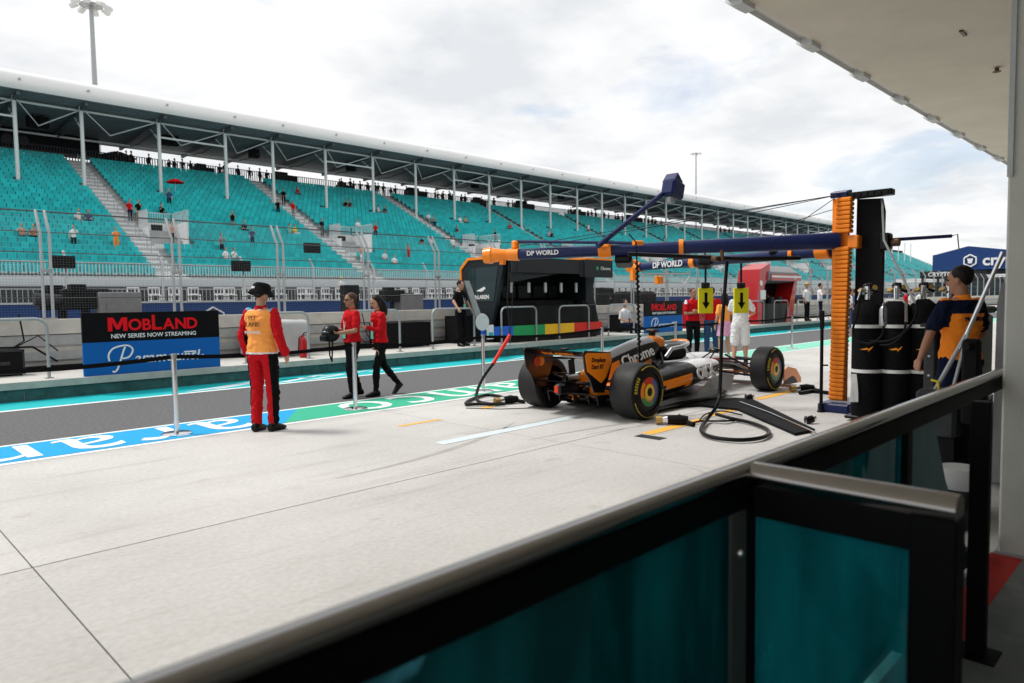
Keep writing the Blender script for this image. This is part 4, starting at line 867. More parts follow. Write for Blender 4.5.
def adboard(x0, x1, z0, z1, y, lb):
    r = root('advertising_board', (x0, y, z0), lb, 'advertising board'); zm = z0+(z1-z0)*.53; w_ = x1-x0; h_ = z1-z0
    g = MB(); g.box((x0, y, z0), (x1, y+.05, zm), 0); g.box((x0, y, zm+.001), (x1, y+.05, z1), 1); g.build('panel', [M['sign_blue'], M['sign_black']], r, smooth=False)
    g = MB(); T = lambda x, z: frame((x, y-.004, z), (1, 0, 0), (0, 0, 1)); cx = (x0+x1)/2
    q = text_mb('M', .40*h_, None, ext=.003, bold=.012, align='LEFT')
    # large initial, smaller capitals, tall L
    cur = 0; tot = MB()
    for chx, sz in zip('MOBLAND', (.33, .27, .27, .36, .27, .27, .27)):
        if chx == 'M':
            q = MB(); q.prism([(0, 0), (0, .23), (.085, .23), (.15, .10), (.215, .23), (.30, .23), (.30, 0), (.235, 0), (.235, .15), (.175, .03), (.125, .03), (.065, .15), (.065, 0)], 2, -.003, .003)
        else: q = text_mb(chx, sz, ext=.003, align='LEFT', bold=.007)
        xs_ = [v[0] for v in q.v]; ys_ = [v[1] for v in q.v]; xm = min(xs_); yb = min(ys_)
        tot.add([(cur+v[0]-xm, v[1]-yb, v[2]) for v in q.v], q.f); cur += max(xs_)-xm+.014
    sc_ = w_*.66/cur; zb = zm+h_*.17
    g.add([T(cx, zb)@V(((v[0]-cur/2)*sc_, v[1]*sc_*(1.0 if h_ > .9 else 1.25), v[2])) for v in tot.v], tot.f, 0)
    q = text_mb('NEW SERIES NOW STREAMING', .2, ext=.003, bold=.002); xs_ = [v[0] for v in q.v]; sc_ = w_*.62/(max(xs_)-min(xs_))
    g.add([T(cx, zm+h_*.085)@V((v[0]*sc_, v[1]*sc_, v[2])) for v in q.v], q.f, 1)
    # flowing script word with a looped capital
    q = text_mb('aramount', .3, ext=.003, shear=.4, bold=.002, spacing=1.0); xs_ = [v[0] for v in q.v]; sc_ = w_*.47/(max(xs_)-min(xs_)); zc = z0+h_*.24; X0 = cx-w_*.02
    g.add([T(cx+w_*.06, zc)@V((v[0]*sc_, v[1]*sc_, v[2])) for v in q.v], q.f, 1)
    px_ = x0+w_*.245; lw = .012*h_/1.05*1.3
    def st(pts): g.tube([(px_+a*h_, y-.006, z0+b_*h_) for a, b_ in pts] if len(pts) < 4 else cr([(px_+a*h_, y-.006, z0+b_*h_) for a, b_ in pts]), lw, 6, 1)
    st([(-.12, .06), (-.10, .04), (-.05, .08), (.0, .22), (.06, .40), (.08, .44)])
    st([(-.16, .22), (-.17, .32), (-.10, .42), (.04, .46), (.14, .45), (.19, .38), (.14, .28), (.05, .25), (.02, .27)])
    st([(xq, .24+.02*math.sin(xq*9)) for xq in [1.18+.03*k for k in range(6)]] if w_ > 2.3 else [(1.15, .24), (1.3, .24)])
    st([(1.22, .16), (1.26, .33)])
    st([(1.00, .30), (1.2, .30)])
    g.build('lettering', [M['sign_red'], M['white']], r, smooth=False)
    g = MB()
    for x in (x0+.3, x1-.3): g.box((x, y+.05, z0-.0), (x+.05, y+.35, z0+.04)); g.box((x, y+.05, z0), (x+.05, y+.09, z1-.1))
    g.build('stand', M['steel'], r)
adboard(3.32, 5.66, .32, 1.41, 13.70, 'large black and blue advertising board with red lettering behind the marshal')
adboard(20.1, 22.5, .32, 1.42, 13.72, 'smaller looking black and blue advertising board with red lettering beyond the racing car')
# fire extinguisher
def extinguisher(x, y, z, lb, mt='red_gloss', s=1):
    r = root('fire_extinguisher', (x, y, z), lb, 'fire extinguisher')
    g = MB(); g.lathe([(0, .07*s), (.02, .085*s), (.38*s, .085*s), (.44*s, .06*s), (.47*s, .03*s), (.5*s, .03*s)], (x, y, z), axis=2, n=20); g.build('cylinder', M[mt], r)
    g = MB(); g.tube([(x, y, z+.48*s), (x+.02, y, z+.54*s), (x+.10*s, y, z+.56*s)], .012*s, 6); g.tube([(x, y, z+.5*s), (x+.08*s, y, z+.5*s)], .01*s, 6); g.build('handle', M['black'], r)
    g = MB(); g.tube([(x, y, z+.5*s), (x-.1*s, y-.02, z+.45*s), (x-.12*s, y-.02, z+.2*s), (x-.1*s, y-.03, z+.1*s)], .013*s, 6); g.build('hose', M['black'], r)
extinguisher(7.75, 14.3, .32, 'red fire extinguisher on the platform between the marshal and the walking pair')
# covered equipment and boxes
def draped(x0, x1, y0, y1, z0, z1, lb, mt, name='covered_equipment'):
    g = MB(); nx, nz = 10, 6; g.box((x0, y0, z0), (x1, y1, z1), ch=.06); me = remesh(g, .05, 2)
    for v in me.vertices:
        k = (z1-v.co.z)/(z1-z0); v.co.x += math.sin(v.co.y*14+v.co.z*5)*.03*k; v.co.y += math.sin(v.co.x*11+v.co.z*3)*.04*k+noise.noise(v.co*3)*.04; v.co.z += noise.noise(v.co*4)*.03*(1-k)
    me.materials.append(M[mt]); me.shade_smooth(); o = bpy.data.objects.new(name, me); COL.objects.link(o); tag(o, lb, 'cover'); return o
draped(6.9, 8.3, 14.9, 15.7, .33, 1.14, 'crumpled pale grey sheet over equipment beside the pit wall', 'sheet_grey')
def flight(x0, x1, y0, y1, z0, z1, lb, metal='steel', body='black_matt', name='equipment_case', cat='case'):
    r = root(name, ((x0+x1)/2, (y0+y1)/2, z0), lb, cat); g = MB(); g.box((x0+.01, y0+.01, z0+.04), (x1-.01, y1-.01, z1-.01), ch=.012); g.build('body', M[body], r)
    g = MB(); w_ = .03
    for x in (x0, x1-w_):
        for y in (y0, y1-w_): g.box((x, y, z0+.03), (x+w_, y+w_, z1))
    for z in (z0+.03, z1-w_):
        for y in (y0, y1-w_): g.box((x0, y, z), (x1, y+w_, z+w_))
        for x in (x0, x1-w_): g.box((x, y0, z), (x+w_, y1, z+w_))
    g.build('edging', M[metal], r); g = MB()
    for x in (x0+.06, x1-.06):
        for y in (y0+.06, y1-.06): g.cyl((x-.015, y, z0+.03), (x+.015, y, z0+.03), .03, n=10)
    g.build('castor', M['rubber'], r); g = MB(); g.box(((x0+x1)/2-.08, y0-.012, (z0+z1)/2-.03), ((x0+x1)/2+.08, y0+.012, (z0+z1)/2+.03)); g.build('handle', M[metal], r); return r
flight(10.35, 11.9, 15.0, 15.6, .32, .98, 'long black case on the platform left of the person in black', metal='black')
flight(12.9, 13.4, 15.0, 15.6, .32, 1.1, 'black case standing behind the person in black', metal='black')
flight(20.3, 20.9, 14.9, 15.4, .32, .95, 'black case right of the black pit stand', metal='black')
flight(2.1, 2.7, 14.9, 15.4, .32, .78, 'small dark electrical box at the wall left of the large board', metal='dark_grey', name='electrical_box', cat='box')
g = MB(); g.tube([(1.2, 15.3, .45), (1.9, 15.2, .75), (2.2, 15.1, .82), (2.9, 15.3, .8), (3.3, 15.4, .5)], .02, 6); g.tube([(2.8, 15.75, 1.4), (2.85, 15.7, .9), (2.6, 15.3, .8)], .014, 6); g.tube([(2.6, 15.2, .8), (3.0, 15.3, 1.0), (3.3, 15.3, .7)], .012, 6)
tag(g.build('cable_loop', M['black_matt']), 'loose black cables hanging by the pit wall left of the large board', 'cable')
g = MB()
for i in range(3): g.tube([(10+i*.3, 15.85, 1.25), (10.1+i*.3, 15.8, .7), (10.3+i*.2, 15.6, .4), (10.0, 15.5, .35)], .012, 5)
tag(g.build('cable_loop', M['black_matt']), 'black cables running down the pit wall beside the long black case', 'cable')
# broadcast cameras beyond the wall
def tvcam(px, py, Y, lb, s=1.0, flip=1):
    p = P(px, py, 1, Y); r = root('broadcast_camera', (p.x, p.y, 0), lb, 'camera')
    g = MB(); g.box(p-V((.45*s, .2, .22*s)), p+V((.45*s, .2, .22*s)), ch=.03); g.box(p+V((-.3*s, -.15, .22*s)), p+V((.0, .15, .32*s))); g.build('body', M['black_matt'], r)
    g = MB(); g.lathe([(0, .1*s), (.5*s*flip, .14*s)], p+V((.45*s*flip, 0, 0)), axis=0, n=14); g.build('lens', M['dark_grey'], r)
    g = MB(); g.cyl((p.x, p.y, .1), (p.x, p.y, p.z-.2*s), .09*s, n=8)
    for a in (0, 2.1, 4.2): g.cyl((p.x, p.y, .9), (p.x+math.cos(a)*.6*s, p.y+math.sin(a)*.6*s, 0), .035*s, n=6)
    g.build('tripod', M['black_matt'], r)
tvcam(62, 300, 18, 'black broadcast camera left of the large advertising board', 1.0); tvcam(85, 299, 17.6, 'second black broadcast camera just left of the large advertising board', 1.0, -1)
g = MB(); q = P(120, 300, 1, 17.3); g.box((q.x-.42, 17.2, .5), (q.x+.42, 17.7, 1.83), ch=.02); g.box((q.x-.3, 17.18, 1.45), (q.x-.1, 17.2, 1.6)); g.box((q.x+.1, 17.18, 1.2), (q.x+.3, 17.2, 1.3)); tag(g.build('equipment_cabinet', M['grey']), 'grey equipment cabinet behind the wall above the large advertising board', 'cabinet')
tvcam(392, 296, 17.5, 'black broadcast camera behind the wall between the walking pair and the person in black', .8)
g = MB(); q = P(411, 298, 1, 17.3); g.box((q.x-.4, 17.2, .4), (q.x+.4, 17.7, 1.75), ch=.02); tag(g.build('equipment_cabinet', M['grey']), 'grey equipment cabinet left of the person in black', 'cabinet')
q = P(351, 305, 1, 16.8); g = MB(); g.box((q.x-.22, 16.7, 1.2), (q.x+.22, 17.0, 2.0), ch=.02); g.cyl((q.x, 16.68, 1.7), (q.x, 16.7, 1.7), .15, n=14); tag(g.build('loudspeaker', M['black_matt']), 'black loudspeaker on the wall behind the walking pair', 'speaker')
draped(20.6, 22.3, 16.6, 17.1, .6, 1.95, 'dark covered equipment behind the wall right of the black pit stand', 'black_matt')
draped(22.8, 25.2, 16.6, 17.1, .6, 1.8, 'lower dark covered equipment behind the wall farther along', 'black_matt')
for px, lb in ((62, 'left'), (163, 'second'), (62+181, 'third'), (312, 'fourth'), (258, 'x')):
    pass
mon = [(62, 262), (241, 266), (312, 248), (436, 242), (95+550, 300)]
for i, ((px, py), lb) in enumerate(zip(mon[:3], ['black monitor on the track fence left of the first twin post', 'black monitor on the track fence above the marshal', 'black monitor on a bracket of the track fence right of the marshal'])):
    q = P(px, py, 1, 36.0); g = MB(); g.box(q-V((.5, .1, .28)), q+V((.5, .1, .28)), ch=.03); g.box(q+V((-.06, .05, -.1)), q+V((.06, .3, .1))); tag(g.build('trackside_monitor', M['black_matt']), lb, 'monitor')
# ---- black pit stand with orange roof edge
X0, X1 = 13.78, 18.4; YF, YB = 13.98, 15.85
r = root('pit_stand', (16, 14.8, .32), 'black pit wall stand with orange roof edge and a blue, green, yellow and red stripe', 'pit stand')
g = MB(); g.box((X0+.2, YF+.12, .32), (X1-.45, YB, 1.35), ch=.02); g.box((X0+.3, YF+.7, 1.3), (X1-.5, YB, 1.5)); g.build('desk', M['black'], r)
g = MB(); g.prism([(YB, .34), (YB, 2.42), (YB-.3, 2.70), (YF+.15, 2.72), (YF+.12, 2.4), (YF+.75, .34)], 0, X0, X0+.12); g.build('end_panel', M['panel_dark'], r)
g = MB(); g.prism([(YB+.05, 1.75), (YB+.05, 2.48), (YB-.29, 2.77), (YF+.10, 2.77), (YF+.10, 2.70), (YB-.33, 2.70), (YB-.02, 2.44), (YB-.02, 1.75)], 0, X0-.03, X0+.16); g.build('roof_trim', M['orange_plastic'], r)
g = MB(); g.box((X1-1.35, YF-.2, 2.745), (X1, YB, 2.80)); g.build('roof_edge', M['orange_plastic'], r)
g = MB(); g.box((X0+.12, YF-.12, 2.30), (X1-1.4, YF-.07, 2.70)); g.box((X0+.12, YF-.07, 2.66), (X1, YB, 2.73)); g.box((X1-1.4, YF-.2, 2.20), (X1, YF-.1, 2.74)); g.prism([(X0+.12, 2.3), (X0+.12, 2.02), (X0+2.2, 2.3)], 1, YF-.06, YF-.02); g.box((X1-1.55, YF-.14, 2.22), (X1-1.38, YF-.05, 2.72)); g.build('canopy', M['dark_grey2'], r)
g = MB(); g.prism([(YB-.35, 1.5), (YB-.35, 2.45), (YF+.3, 2.5), (YF+.5, 1.5)], 0, X0-.012, X0-.002); g.build('side_window', M['glass_dark'], r)
g = MB(); g.box((X0+.2, YB-.1, 1.35), (X1-.5, YB, 2.7)); g.build('back_panel', M['panel_dark'], r)
g = MB(); g.prism([(X1-.75, .34), (X1+.05, .34), (X1-.4, 1.75), (X1-.3, 2.2), (X1-.1, 2.66), (X1-.75, 2.66)], 1, YF+.3, YB-.15); g.build('right_panel', M['panel_dark'], r)
for k in range(5):
    g = MB(); x = X0+.6+k*.72; g.box((x, YB-.35, 1.58), (x+.6, YB-.3, 1.98), ch=.01); g.build('monitor', M['screen'], r)
    g = MB(); g.box((x-.10, YF+.3, 1.74), (x-.02, YF+.36, 2.04), ch=.01); g.build('headset_bracket', M['offwhite'], r)
    g = MB(); g.box((x+.2, YF+.35, .32), (x+.5, YF+.75, .95), ch=.04); g.box((x+.2, YF+.3, .95), (x+.5, YF+.36, 1.45), ch=.03); g.build('stool', M['black_matt'], r)
for a, b_, c in [(12.86, 14.04, 'g_blue'), (14.04, 15.37, 'g_green'), (15.37, 16.7, 'g_yellow'), (16.7, 18.1, 'g_red')]:
    g = MB(); g.box((a+.002, YF, .50), (b_-.002, YF+.06, .80)); g.build('stripe', M[c], r)
g = MB(); text_mb('Chrome', .15, g, frame((X1-.38, YF-.21, 2.48), (1, 0, 0), (0, 0, 1)), ext=.003); g.build('chrome_lettering', M['white'], r, smooth=False)
g = MB(); text_mb('McLAREN', .16, g, frame((X0-.018, 15.0, 1.62), (0, -1, 0), (0, 0, 1)), ext=.003, bold=.004); g.prism([(15.2, 1.80), (14.85, 1.92), (14.8, 1.86), (14.95, 1.78)], 0, X0-.022, X0-.014); g.build('team_lettering', M['white'], r, smooth=False)
g = MB(); c = (X1-.8, YF-.205, 2.48); g.cyl((c[0], c[1], c[2]), (c[0], c[1]-.01, c[2]), .06, n=16); g.build('round_logo', M['g_green'], r)
# paddle shaped grey fan on the hoop
q = root('signal_paddle', (12.75, 13.9, .9), 'grey paddle with a round head leaning at the left end of the black pit stand', 'paddle'); g = MB(); g.prism([(12.15, 2.05), (12.32, 2.05), (12.78, 1.0), (12.6, .95)], 1, 13.86, 13.90); g.build('blade', M['galv'], q); g = MB(); g.lathe([(-.03, .22), (.0, .23), (.03, .22)], (12.75, 13.86, .95), axis=1, n=24); g.build('round_head', M['offwhite'], q)
g = MB(); g.box((12.98, 13.90, .48), (13.2, 13.95, .86)); g.box((13.02, 13.88, .55), (13.16, 13.9, .66), 1); tag(g.build('notice', [M['white'], M['teal_paint']]), 'small white notice fixed at the left end of the coloured stripe', 'notice')
# ---- red pit stand
X0, X1 = 28.7, 33.2
YB = YF+1.0
r = root('pit_stand', (32, 14.8, .32), 'red pit wall stand with a rounded grey roof farther down the lane', 'pit stand')
g = MB(); rs = []
prof = [(YF-.1, 2.25), (YF-.05, 2.6), (YF+.4, 2.9), (YF+1.1, 2.95), (YF+1.3, 2.8), (YF+1.3, 2.1), (YF+1.1, 2.1), (YF+.1, 2.2)]
g.prism(prof, 0, X0+1.2, X1-.2); g.build('roof', M['grey'], r)
g = MB(); g.prism([(X0+.3, .34), (X0+.2, 1.4), (X0+.5, 2.7), (X0+1.4, 2.98), (X0+1.4, 2.5), (X0+.9, 2.0), (X0+.65, .34)], 1, YF, YB); g.box((X0+1.3, YF-.13, 2.22), (X1-.1, YF-.1, 2.5)); g.prism([(X1-1.2, .34), (X1-.5, .34), (X1+.05, 2.4), (X1-.2, 2.45)], 1, YF+.1, YB); g.build('side_frame', M['red_gloss'], r)
g = MB(); g.box((X0+1.3, YF-.145, 2.36), (X1-.1, YF-.13, 2.44)); text_mb('HP', .22, g, frame((X1-.8, YF-.15, 2.37), (1, 0, 0), (0, 0, 1)), bold=.01); g.build('white_line', M['white'], r, smooth=False)
g = MB(); g.box((X0+.6, YF+.15, .34), (X1-1.0, YB, 1.2)); g.box((X0+.8, YB-.1, 1.2), (X1-.4, YB, 2.3)); g.build('desk', M['black'], r)
g = MB(); g.lathe([(0, .12), (.02, .12)], (X0+.55, YF-.02, 2.1), axis=1, n=16); g.box((X0+.5, YF-.01, 1.4), (X0+1.0, YF+.01, 1.8)); g.build('emblem', M['white'], r)
for k in range(6):
    x = X0+1.4+k*.85; g = MB(); g.box((x, YF+.3, 1.15), (x+.3, YF+.5, 1.5), ch=.04); g.build('stool', M['dark_grey'], r)
for i in range(7):   # people and crates crowding farther along
    x = 40+i*2.3; fan(0, 0, 'small distant person in the crowd far down the pit lane', random.choice(far_l), 'black_cloth', 'hair_dark', True, at=(x, 12.8+random.uniform(-1.2, 1.2), .0), group='distant crowd down the pit lane', h=1.75)
flight(24.2, 26.2, 14.4, 15.3, .32, 1.3, 'red crate stack between the smaller board and the red pit stand', metal='red_gloss', body='red_gloss')
# ================================================================ the racing car (x forward, rear axle at x=0)
CX, CY = 7.43, 6.0
mm('brass_dark', (.12, .07, .04), .4, .5)
car = root('racing_car', (CX, CY, 0), 'black and orange open wheel racing car parked under the overhead booms', 'racing car')
W_ = lambda x, y, z: V((CX+x, CY+y, z))
mm('tread', (.013, .013, .014), .6, spec=.35, var=.25, scale=10, bump=.08); mm('sidewall', (.008, .008, .009), .6, spec=.2)
mm('tyre_yellow', (.45, .37, .03), .6)
mm('w_red', (.6, .05, .02), .35); mm('w_orange', (.85, .3, .02), .35); mm('w_yellow', (.85, .68, .05), .35); mm('w_green', (.05, .30, .12), .35); mm('w_blue', (.03, .12, .40), .35)
mm('papaya', (1.0, .27, .012), .28, coat=.5); mm('body_black', (.006, .006, .008), .28, spec=.35, coat=.2); mm('body_silver', (.42, .44, .47), .3, .2, coat=.3); mm('body_white', (.7, .71, .72), .3, coat=.3)
mm('fleck', (.03, .032, .036), .25, spec=.4, coat=.3, var=.5, scale=14)
def sect(c, hw, hh, n=20, p=2.6, top=1.0, bot=1.0):
    """superellipse ring in the yz plane"""
    r_ = []
    for k in range(n):
        t = 2*math.pi*k/n; cy, cz = math.cos(t), math.sin(t)
        y = abs(cy)**(2/p)*math.copysign(1, cy)*hw*(1+(bot-1)*max(0, -cz)+(top-1)*max(0, cz)); z = abs(cz)**(2/p)*math.copysign(1, cz)*hh; r_.append(c+V((0, y, z)))
    return r_
def smooth_rings(st, n=20, sub=4, p=2.6):
    """Catmull-Rom through stations (x,y,z,hw,hh,top,bot)"""
    out_ = []
    for i in range(len(st)-1):
        p0, p1, p2, p3 = st[max(0, i-1)], st[i], st[i+1], st[min(len(st)-1, i+2)]
        for k in range(sub if i < len(st)-2 else sub+1):
            t = k/sub; q = [.5*((2*b)+(-a+c)*t+(2*a-5*b+4*c-d)*t*t+(-a+3*b-3*c+d)*t**3) for a, b, c, d in zip(p0, p1, p2, p3)]
            out_.append(sect(W_(q[0], q[1], q[2]), max(.01, q[3]), max(.01, q[4]), n, p, q[5], q[6]))
    return out_
def paint(o, mats, fn):
    for m_ in mats: o.data.materials.append(M[m_])
    off = V((CX, CY, 0))
    for pl in o.data.polygons: pl.material_index = fn(pl.center, pl.normal)
# survival cell + nose
g = MB(); g.rings(smooth_rings([(4.62, 0, .20, .05, .035, 1, 1), (4.5, 0, .23, .085, .05, 1, 1), (4.2, 0, .31, .10, .07, .9, 1), (3.8, 0, .40, .13, .10, .85, 1), (3.4, 0, .46, .17, .135, .8, 1), (3.0, 0, .47, .22, .165, .8, 1), (2.6, 0, .46, .28, .19, .8, 1), (2.2, 0, .44, .34, .22, .8, 1), (1.7, 0, .42, .36, .25, .8, 1), (1.3, 0, .40, .33, .24, .8, 1)], 24))
o = g.build('chassis', M['body_black'], car, ang=60)
paint(o, ['papaya', 'body_white', 'fleck'], lambda c, n: (2 if (c.x > 2.2 and c.x < 4.1 and n.z > .45) else (1 if c.x > 4.25 else (3 if c.x > 2.2 and n.z > -.2 else 0))))
body = o
g = MB()
rs = []
for k in range(24): t = 2*math.pi*k/24; rs.append((1.97+.42*math.cos(t), .20*math.sin(t)))
g.rings([[W_(a, b_, .66-.02*(a-1.97)) for a, b_ in rs], [W_(1.97+(a-1.97)*.96, b_*.92, .69-.03*(a-1.97)) for a, b_ in rs], [W_(1.97+(a-1.97)*.8, b_*.75, .685) for a, b_ in rs], [W_(1.97+(a-1.97)*.7, b_*.7, .60) for a, b_ in rs]]); g.build('cockpit_rim', M['black'], car)
g = MB(); g.box(W_(1.55, -.17, .62), W_(1.75, .17, .80), ch=.04)
for y in (-.22, .22): g.box(W_(1.6, y-.05, .62), W_(2.1, y+.05, .76), ch=.03)
g.build('headrest', M['black_matt'], car)
# engine cover with roll hoop and fin
g = MB(); g.rings(smooth_rings([(1.62, 0, .82, .11, .12, .95, 1.4), (1.45, 0, .78, .13, .18, .8, 1.6), (1.2, 0, .72, .14, .24, .5, 2.0), (.8, 0, .63, .13, .26, .35, 2.4), (.4, 0, .54, .11, .25, .3, 2.6), (.1, 0, .47, .09, .20, .3, 2.4), (-.2, 0, .40, .05, .12, .6, 1.5)], 24))
o = g.build('engine_cover', M['body_black'], car, ang=60)
paint(o, ['papaya', 'body_silver', 'orange'], lambda c, n: (1 if c.z < .60+.04*c.x and c.x < 1.3 else (2 if c.z > .925-.20*(1.6-c.x) and c.x < 1.5 else 0)))
g = MB(); g.rings([sect(W_(1.66, 0, .85), .10, .085, 20, 2.4), sect(W_(1.72, 0, .85), .115, .10, 20, 2.4), sect(W_(1.60, 0, .86), .125, .12, 20, 2.4), sect(W_(1.45, 0, .87), .10, .10, 20, 2.4)]); g.build('air_intake', M['papaya'], car, ang=60)
g = MB(); g.rings([sect(W_(1.735, 0, .85), .08, .065, 16, 2.4), sect(W_(1.70, 0, .85), .085, .07, 16, 2.4)]); g.build('intake_mouth', M['black'], car)
g = MB(); g.box(W_(1.50, -.035, .97), W_(1.60, .035, 1.02), ch=.01); g.box(W_(1.48, -.09, 1.02), W_(1.62, .09, 1.07), ch=.02); g.build('onboard_camera', M['black'], car)
g = MB(); g.prism([(CX+1.1, .84), (CX+.4, .66), (CX-.25, .54), (CX-.45, .50), (CX-.45, .40), (CX+.3, .52)], 1, CY-.006, CY+.006); g.build('shark_fin', M['body_black'], car)
g = MB(); T = frame(W_(.93, -.175, .705), (1, -.06, .20), (-.2, .42, .95)); text_mb('Chrome', .215, g, T, ext=.003, bold=.003, shear=.15)
g.build('chrome_lettering', M['white'], car, smooth=False)
# sidepods
for s in (-1, 1):
    g = MB(); g.rings(smooth_rings([(2.32, s*.52, .50, .17, .10, 1, .9), (2.15, s*.54, .485, .22, .135, 1, .85), (1.8, s*.54, .45, .25, .17, .95, .8), (1.3, s*.49, .38, .26, .19, .9, .8), (.8, s*.38, .31, .24, .17, .8, .9), (.35, s*.26, .27, .19, .14, .7, 1), (-.1, s*.15, .26, .10, .10, .8, 1)], 24))
    o = g.build('sidepod', M['body_black'], car, ang=60)
    def sp(c, n, s=s):
        if 1.86 < c.x and n.z > .25: return 2
        if c.x < 1.42 and c.x > .78 and c.z > .30 and c.z < .30+.14*(c.x-.5)+.04 and n.z < .82: return 1
        if c.x < .55 and n.z > -.2: return 1
        if n.z > .5 and c.x > 1.55: return 2
        return 0
    paint(o, ['papaya', 'body_white', 'body_silver'], sp)
    g = MB(); text_mb('OKX', .21, g, frame(W_(1.76, s*.817, .47), (-s*-1 if s < 0 else -1, 0, .06), (0, -s*.25, .97)) if s > 0 else frame(W_(1.72, -.808, .455), (1, .0, .10), (-.1, .30, .95)), ext=.006, bold=.012); g.build('lettering', M['white'], o, smooth=False)
    g = MB(); g.rings([sect(W_(2.33, s*.53, .52), .16, .06, 16), sect(W_(2.30, s*.53, .52), .17, .07, 16)]); g.build('inlet', M['black'], o)
    g = MB(); g.ell(W_(2.28, s*.62, .73), (.07, .10, .045), 12, 8); g.build('mirror', M['body_black'], car)
    g = MB(); g.tube([W_(2.25, s*.58, .70), W_(2.2, s*.45, .60)], .012, 6); g.tube([W_(2.25, s*.64, .70), W_(2.15, s*.60, .58)], .010, 6); g.build('mirror_stay', M['black'], car)
# halo
hp = []
for k in range(13):
    a = math.pi*(k/12-.5)*1.0; hp.append(W_(1.62+.78*math.cos(a)**.8 if math.cos(a) > 0 else 1.62, .30*math.sin(a)*(1 if abs(math.sin(a)) < .95 else 1), .78+.06*math.cos(a)))
g = MB(); g.tube(hp, .03, 10); g.tube([W_(2.40, 0, .83), W_(2.52, 0, .70), W_(2.58, 0, .62)], [.03, .022, .02], 8)
g.tube([hp[0], W_(1.50, -.27, .66)], .03, 8); g.tube([hp[-1], W_(1.50, .27, .66)], .03, 8); o = g.build('halo', M['silver'], car, ang=60)
g = MB(); g.tube([hp[4]+V((0, 0, .012)), hp[5]+V((0, 0, .014)), hp[6]+V((0, 0, .014)), hp[7]+V((0, 0, .014)), hp[8]+V((0, 0, .012))], .026, 8); g.build('halo_band', M['papaya'], o)
g = MB(); g.box(W_(2.1, -.13, .60), W_(2.16, .13, .74), ch=.02); g.tube([W_(2.12, -.15, .7), W_(2.12, .15, .7)], .015, 6); g.build('steering_wheel', M['black'], car)
# floor, edge wing, diffuser
g = MB(); g.prism([(CX+3.0, CY-.28), (CX+2.7, CY-.62), (CX+2.3, CY-.78), (CX+.45, CY-.78), (CX+.3, CY-.62), (CX+.3, CY+.62), (CX+.45, CY+.78), (CX+2.3, CY+.78), (CX+2.7, CY+.62), (CX+3.0, CY+.28)], 2, .045, .075); g.build('floor', M['carbon'], car)
for s in (-1, 1):
    g = MB(); g.rings([[W_(x, s*.79, z), W_(x, s*(.79-.05), z+.05), W_(x, s*(.79-.05), z+.056), W_(x, s*.797, z+.006)] for x, z in ((.5, .08), (1.0, .10), (1.7, .09), (2.3, .11))]); g.build('floor_edge_wing', M['carbon'], car)
    g = MB(); g.prism([(CX+2.35, .08), (CX+2.2, .30), (CX+2.6, .36), (CX+2.95, .30), (CX+2.85, .08)], 1, CY+s*.60-.006, CY+s*.60+.006); g.rings([[W_(x, s*y, .075), W_(x, s*(y-.1), zt), W_(x, s*(y-.108), zt), W_(x, s*(y-.01), .075)] for x, y, zt in ((1.75, .74, .14), (2.1, .72, .26), (2.45, .62, .34), (2.8, .46, .34))]); g.build('floor_fence', M['body_silver'], car)
    g = MB(); g.prism([(CX+.35, .06), (CX-.30, .16), (CX-.34, .30), (CX+.1, .28)], 1, CY+s*.42-.01, CY+s*.42+.01); g.build('diffuser_wall', M['carbon'], car)
g = MB(); g.rings([[W_(x, -.42, z), W_(x, .42, z), W_(x, .42, z+.015), W_(x, -.42, z+.015)] for x, z in ((.35, .06), (.1, .15), (-.15, .25), (-.34, .29))])
for y in (-.25, 0, .25): g.prism([(CX+.3, .06), (CX-.28, .17), (CX-.30, .28), (CX, .15)], 1, CY+y-.006, CY+y+.006)
g.build('diffuser', M['carbon'], car)
g = MB(); g.box(W_(-.62, -.05, .30), W_(-.2, .05, .44), ch=.02); g.build('crash_structure', M['body_black'], car)
g = MB(); g.box(W_(-.64, -.03, .33), W_(-.62, .03, .42)); g.build('rain_light', M['w_red'], car)
g = MB(); g.lathe([(-.1, .05), (.1, .055), (.12, .05), (.02, .04)], W_(-.35, 0, .50), axis=0, n=16, cap=False); g.build('exhaust', M['steel'], car)
# rear wing: at x -.75..-.35
def airfoil(x0, x1, z0, z1, t, n=8):
    up_ = [(x0+(x1-x0)*k/n, z0+(z1-z0)*(k/n)**1.0+t*math.sin(math.pi*(k/n)**.7)) for k in range(n+1)]
    lo = [(x0+(x1-x0)*k/n, z0+(z1-z0)*(k/n)-t*.7*math.sin(math.pi*(k/n)**.7)) for k in range(n, -1, -1)]
    return [(CX+a, b_) for a, b_ in up_+lo[1:-1]]
RX = -.48
g = MB(); g.prism(airfoil(RX+.26, RX-.02, .73, .785, .014), 1, CY-.50, CY+.50); g.build('rear_main_plane', M['body_black'], car)
g = MB(); g.prism(airfoil(RX+.0, RX-.20, .80, .885, .010), 1, CY-.50, CY+.50); o = g.build('rear_flap', M['body_black'], car)
d = V((-.20, 0, .095)).normalized(); g = MB(); text_mb('McLAREN', .095, g, frame(W_(RX-.115, 0, .832), (0, -1, 0), d), ext=.002, bold=.003, sx=1.3); g.build('flap_lettering', M['papaya'], o, smooth=False)
g = MB(); g.box(W_(RX-.02, -.05, .87), W_(RX+.06, .05, .90), ch=.01); g.build('flap_actuator', M['black'], car)
g = MB()
for y in (0,): g.prism([(CX+RX+.2, .74), (CX+RX+.09, .74), (CX+RX+.12, .45), (CX+RX+.25, .40)], 1, CY+y-.008, CY+y+.008)
g.build('wing_pillar', M['carbon'], car)
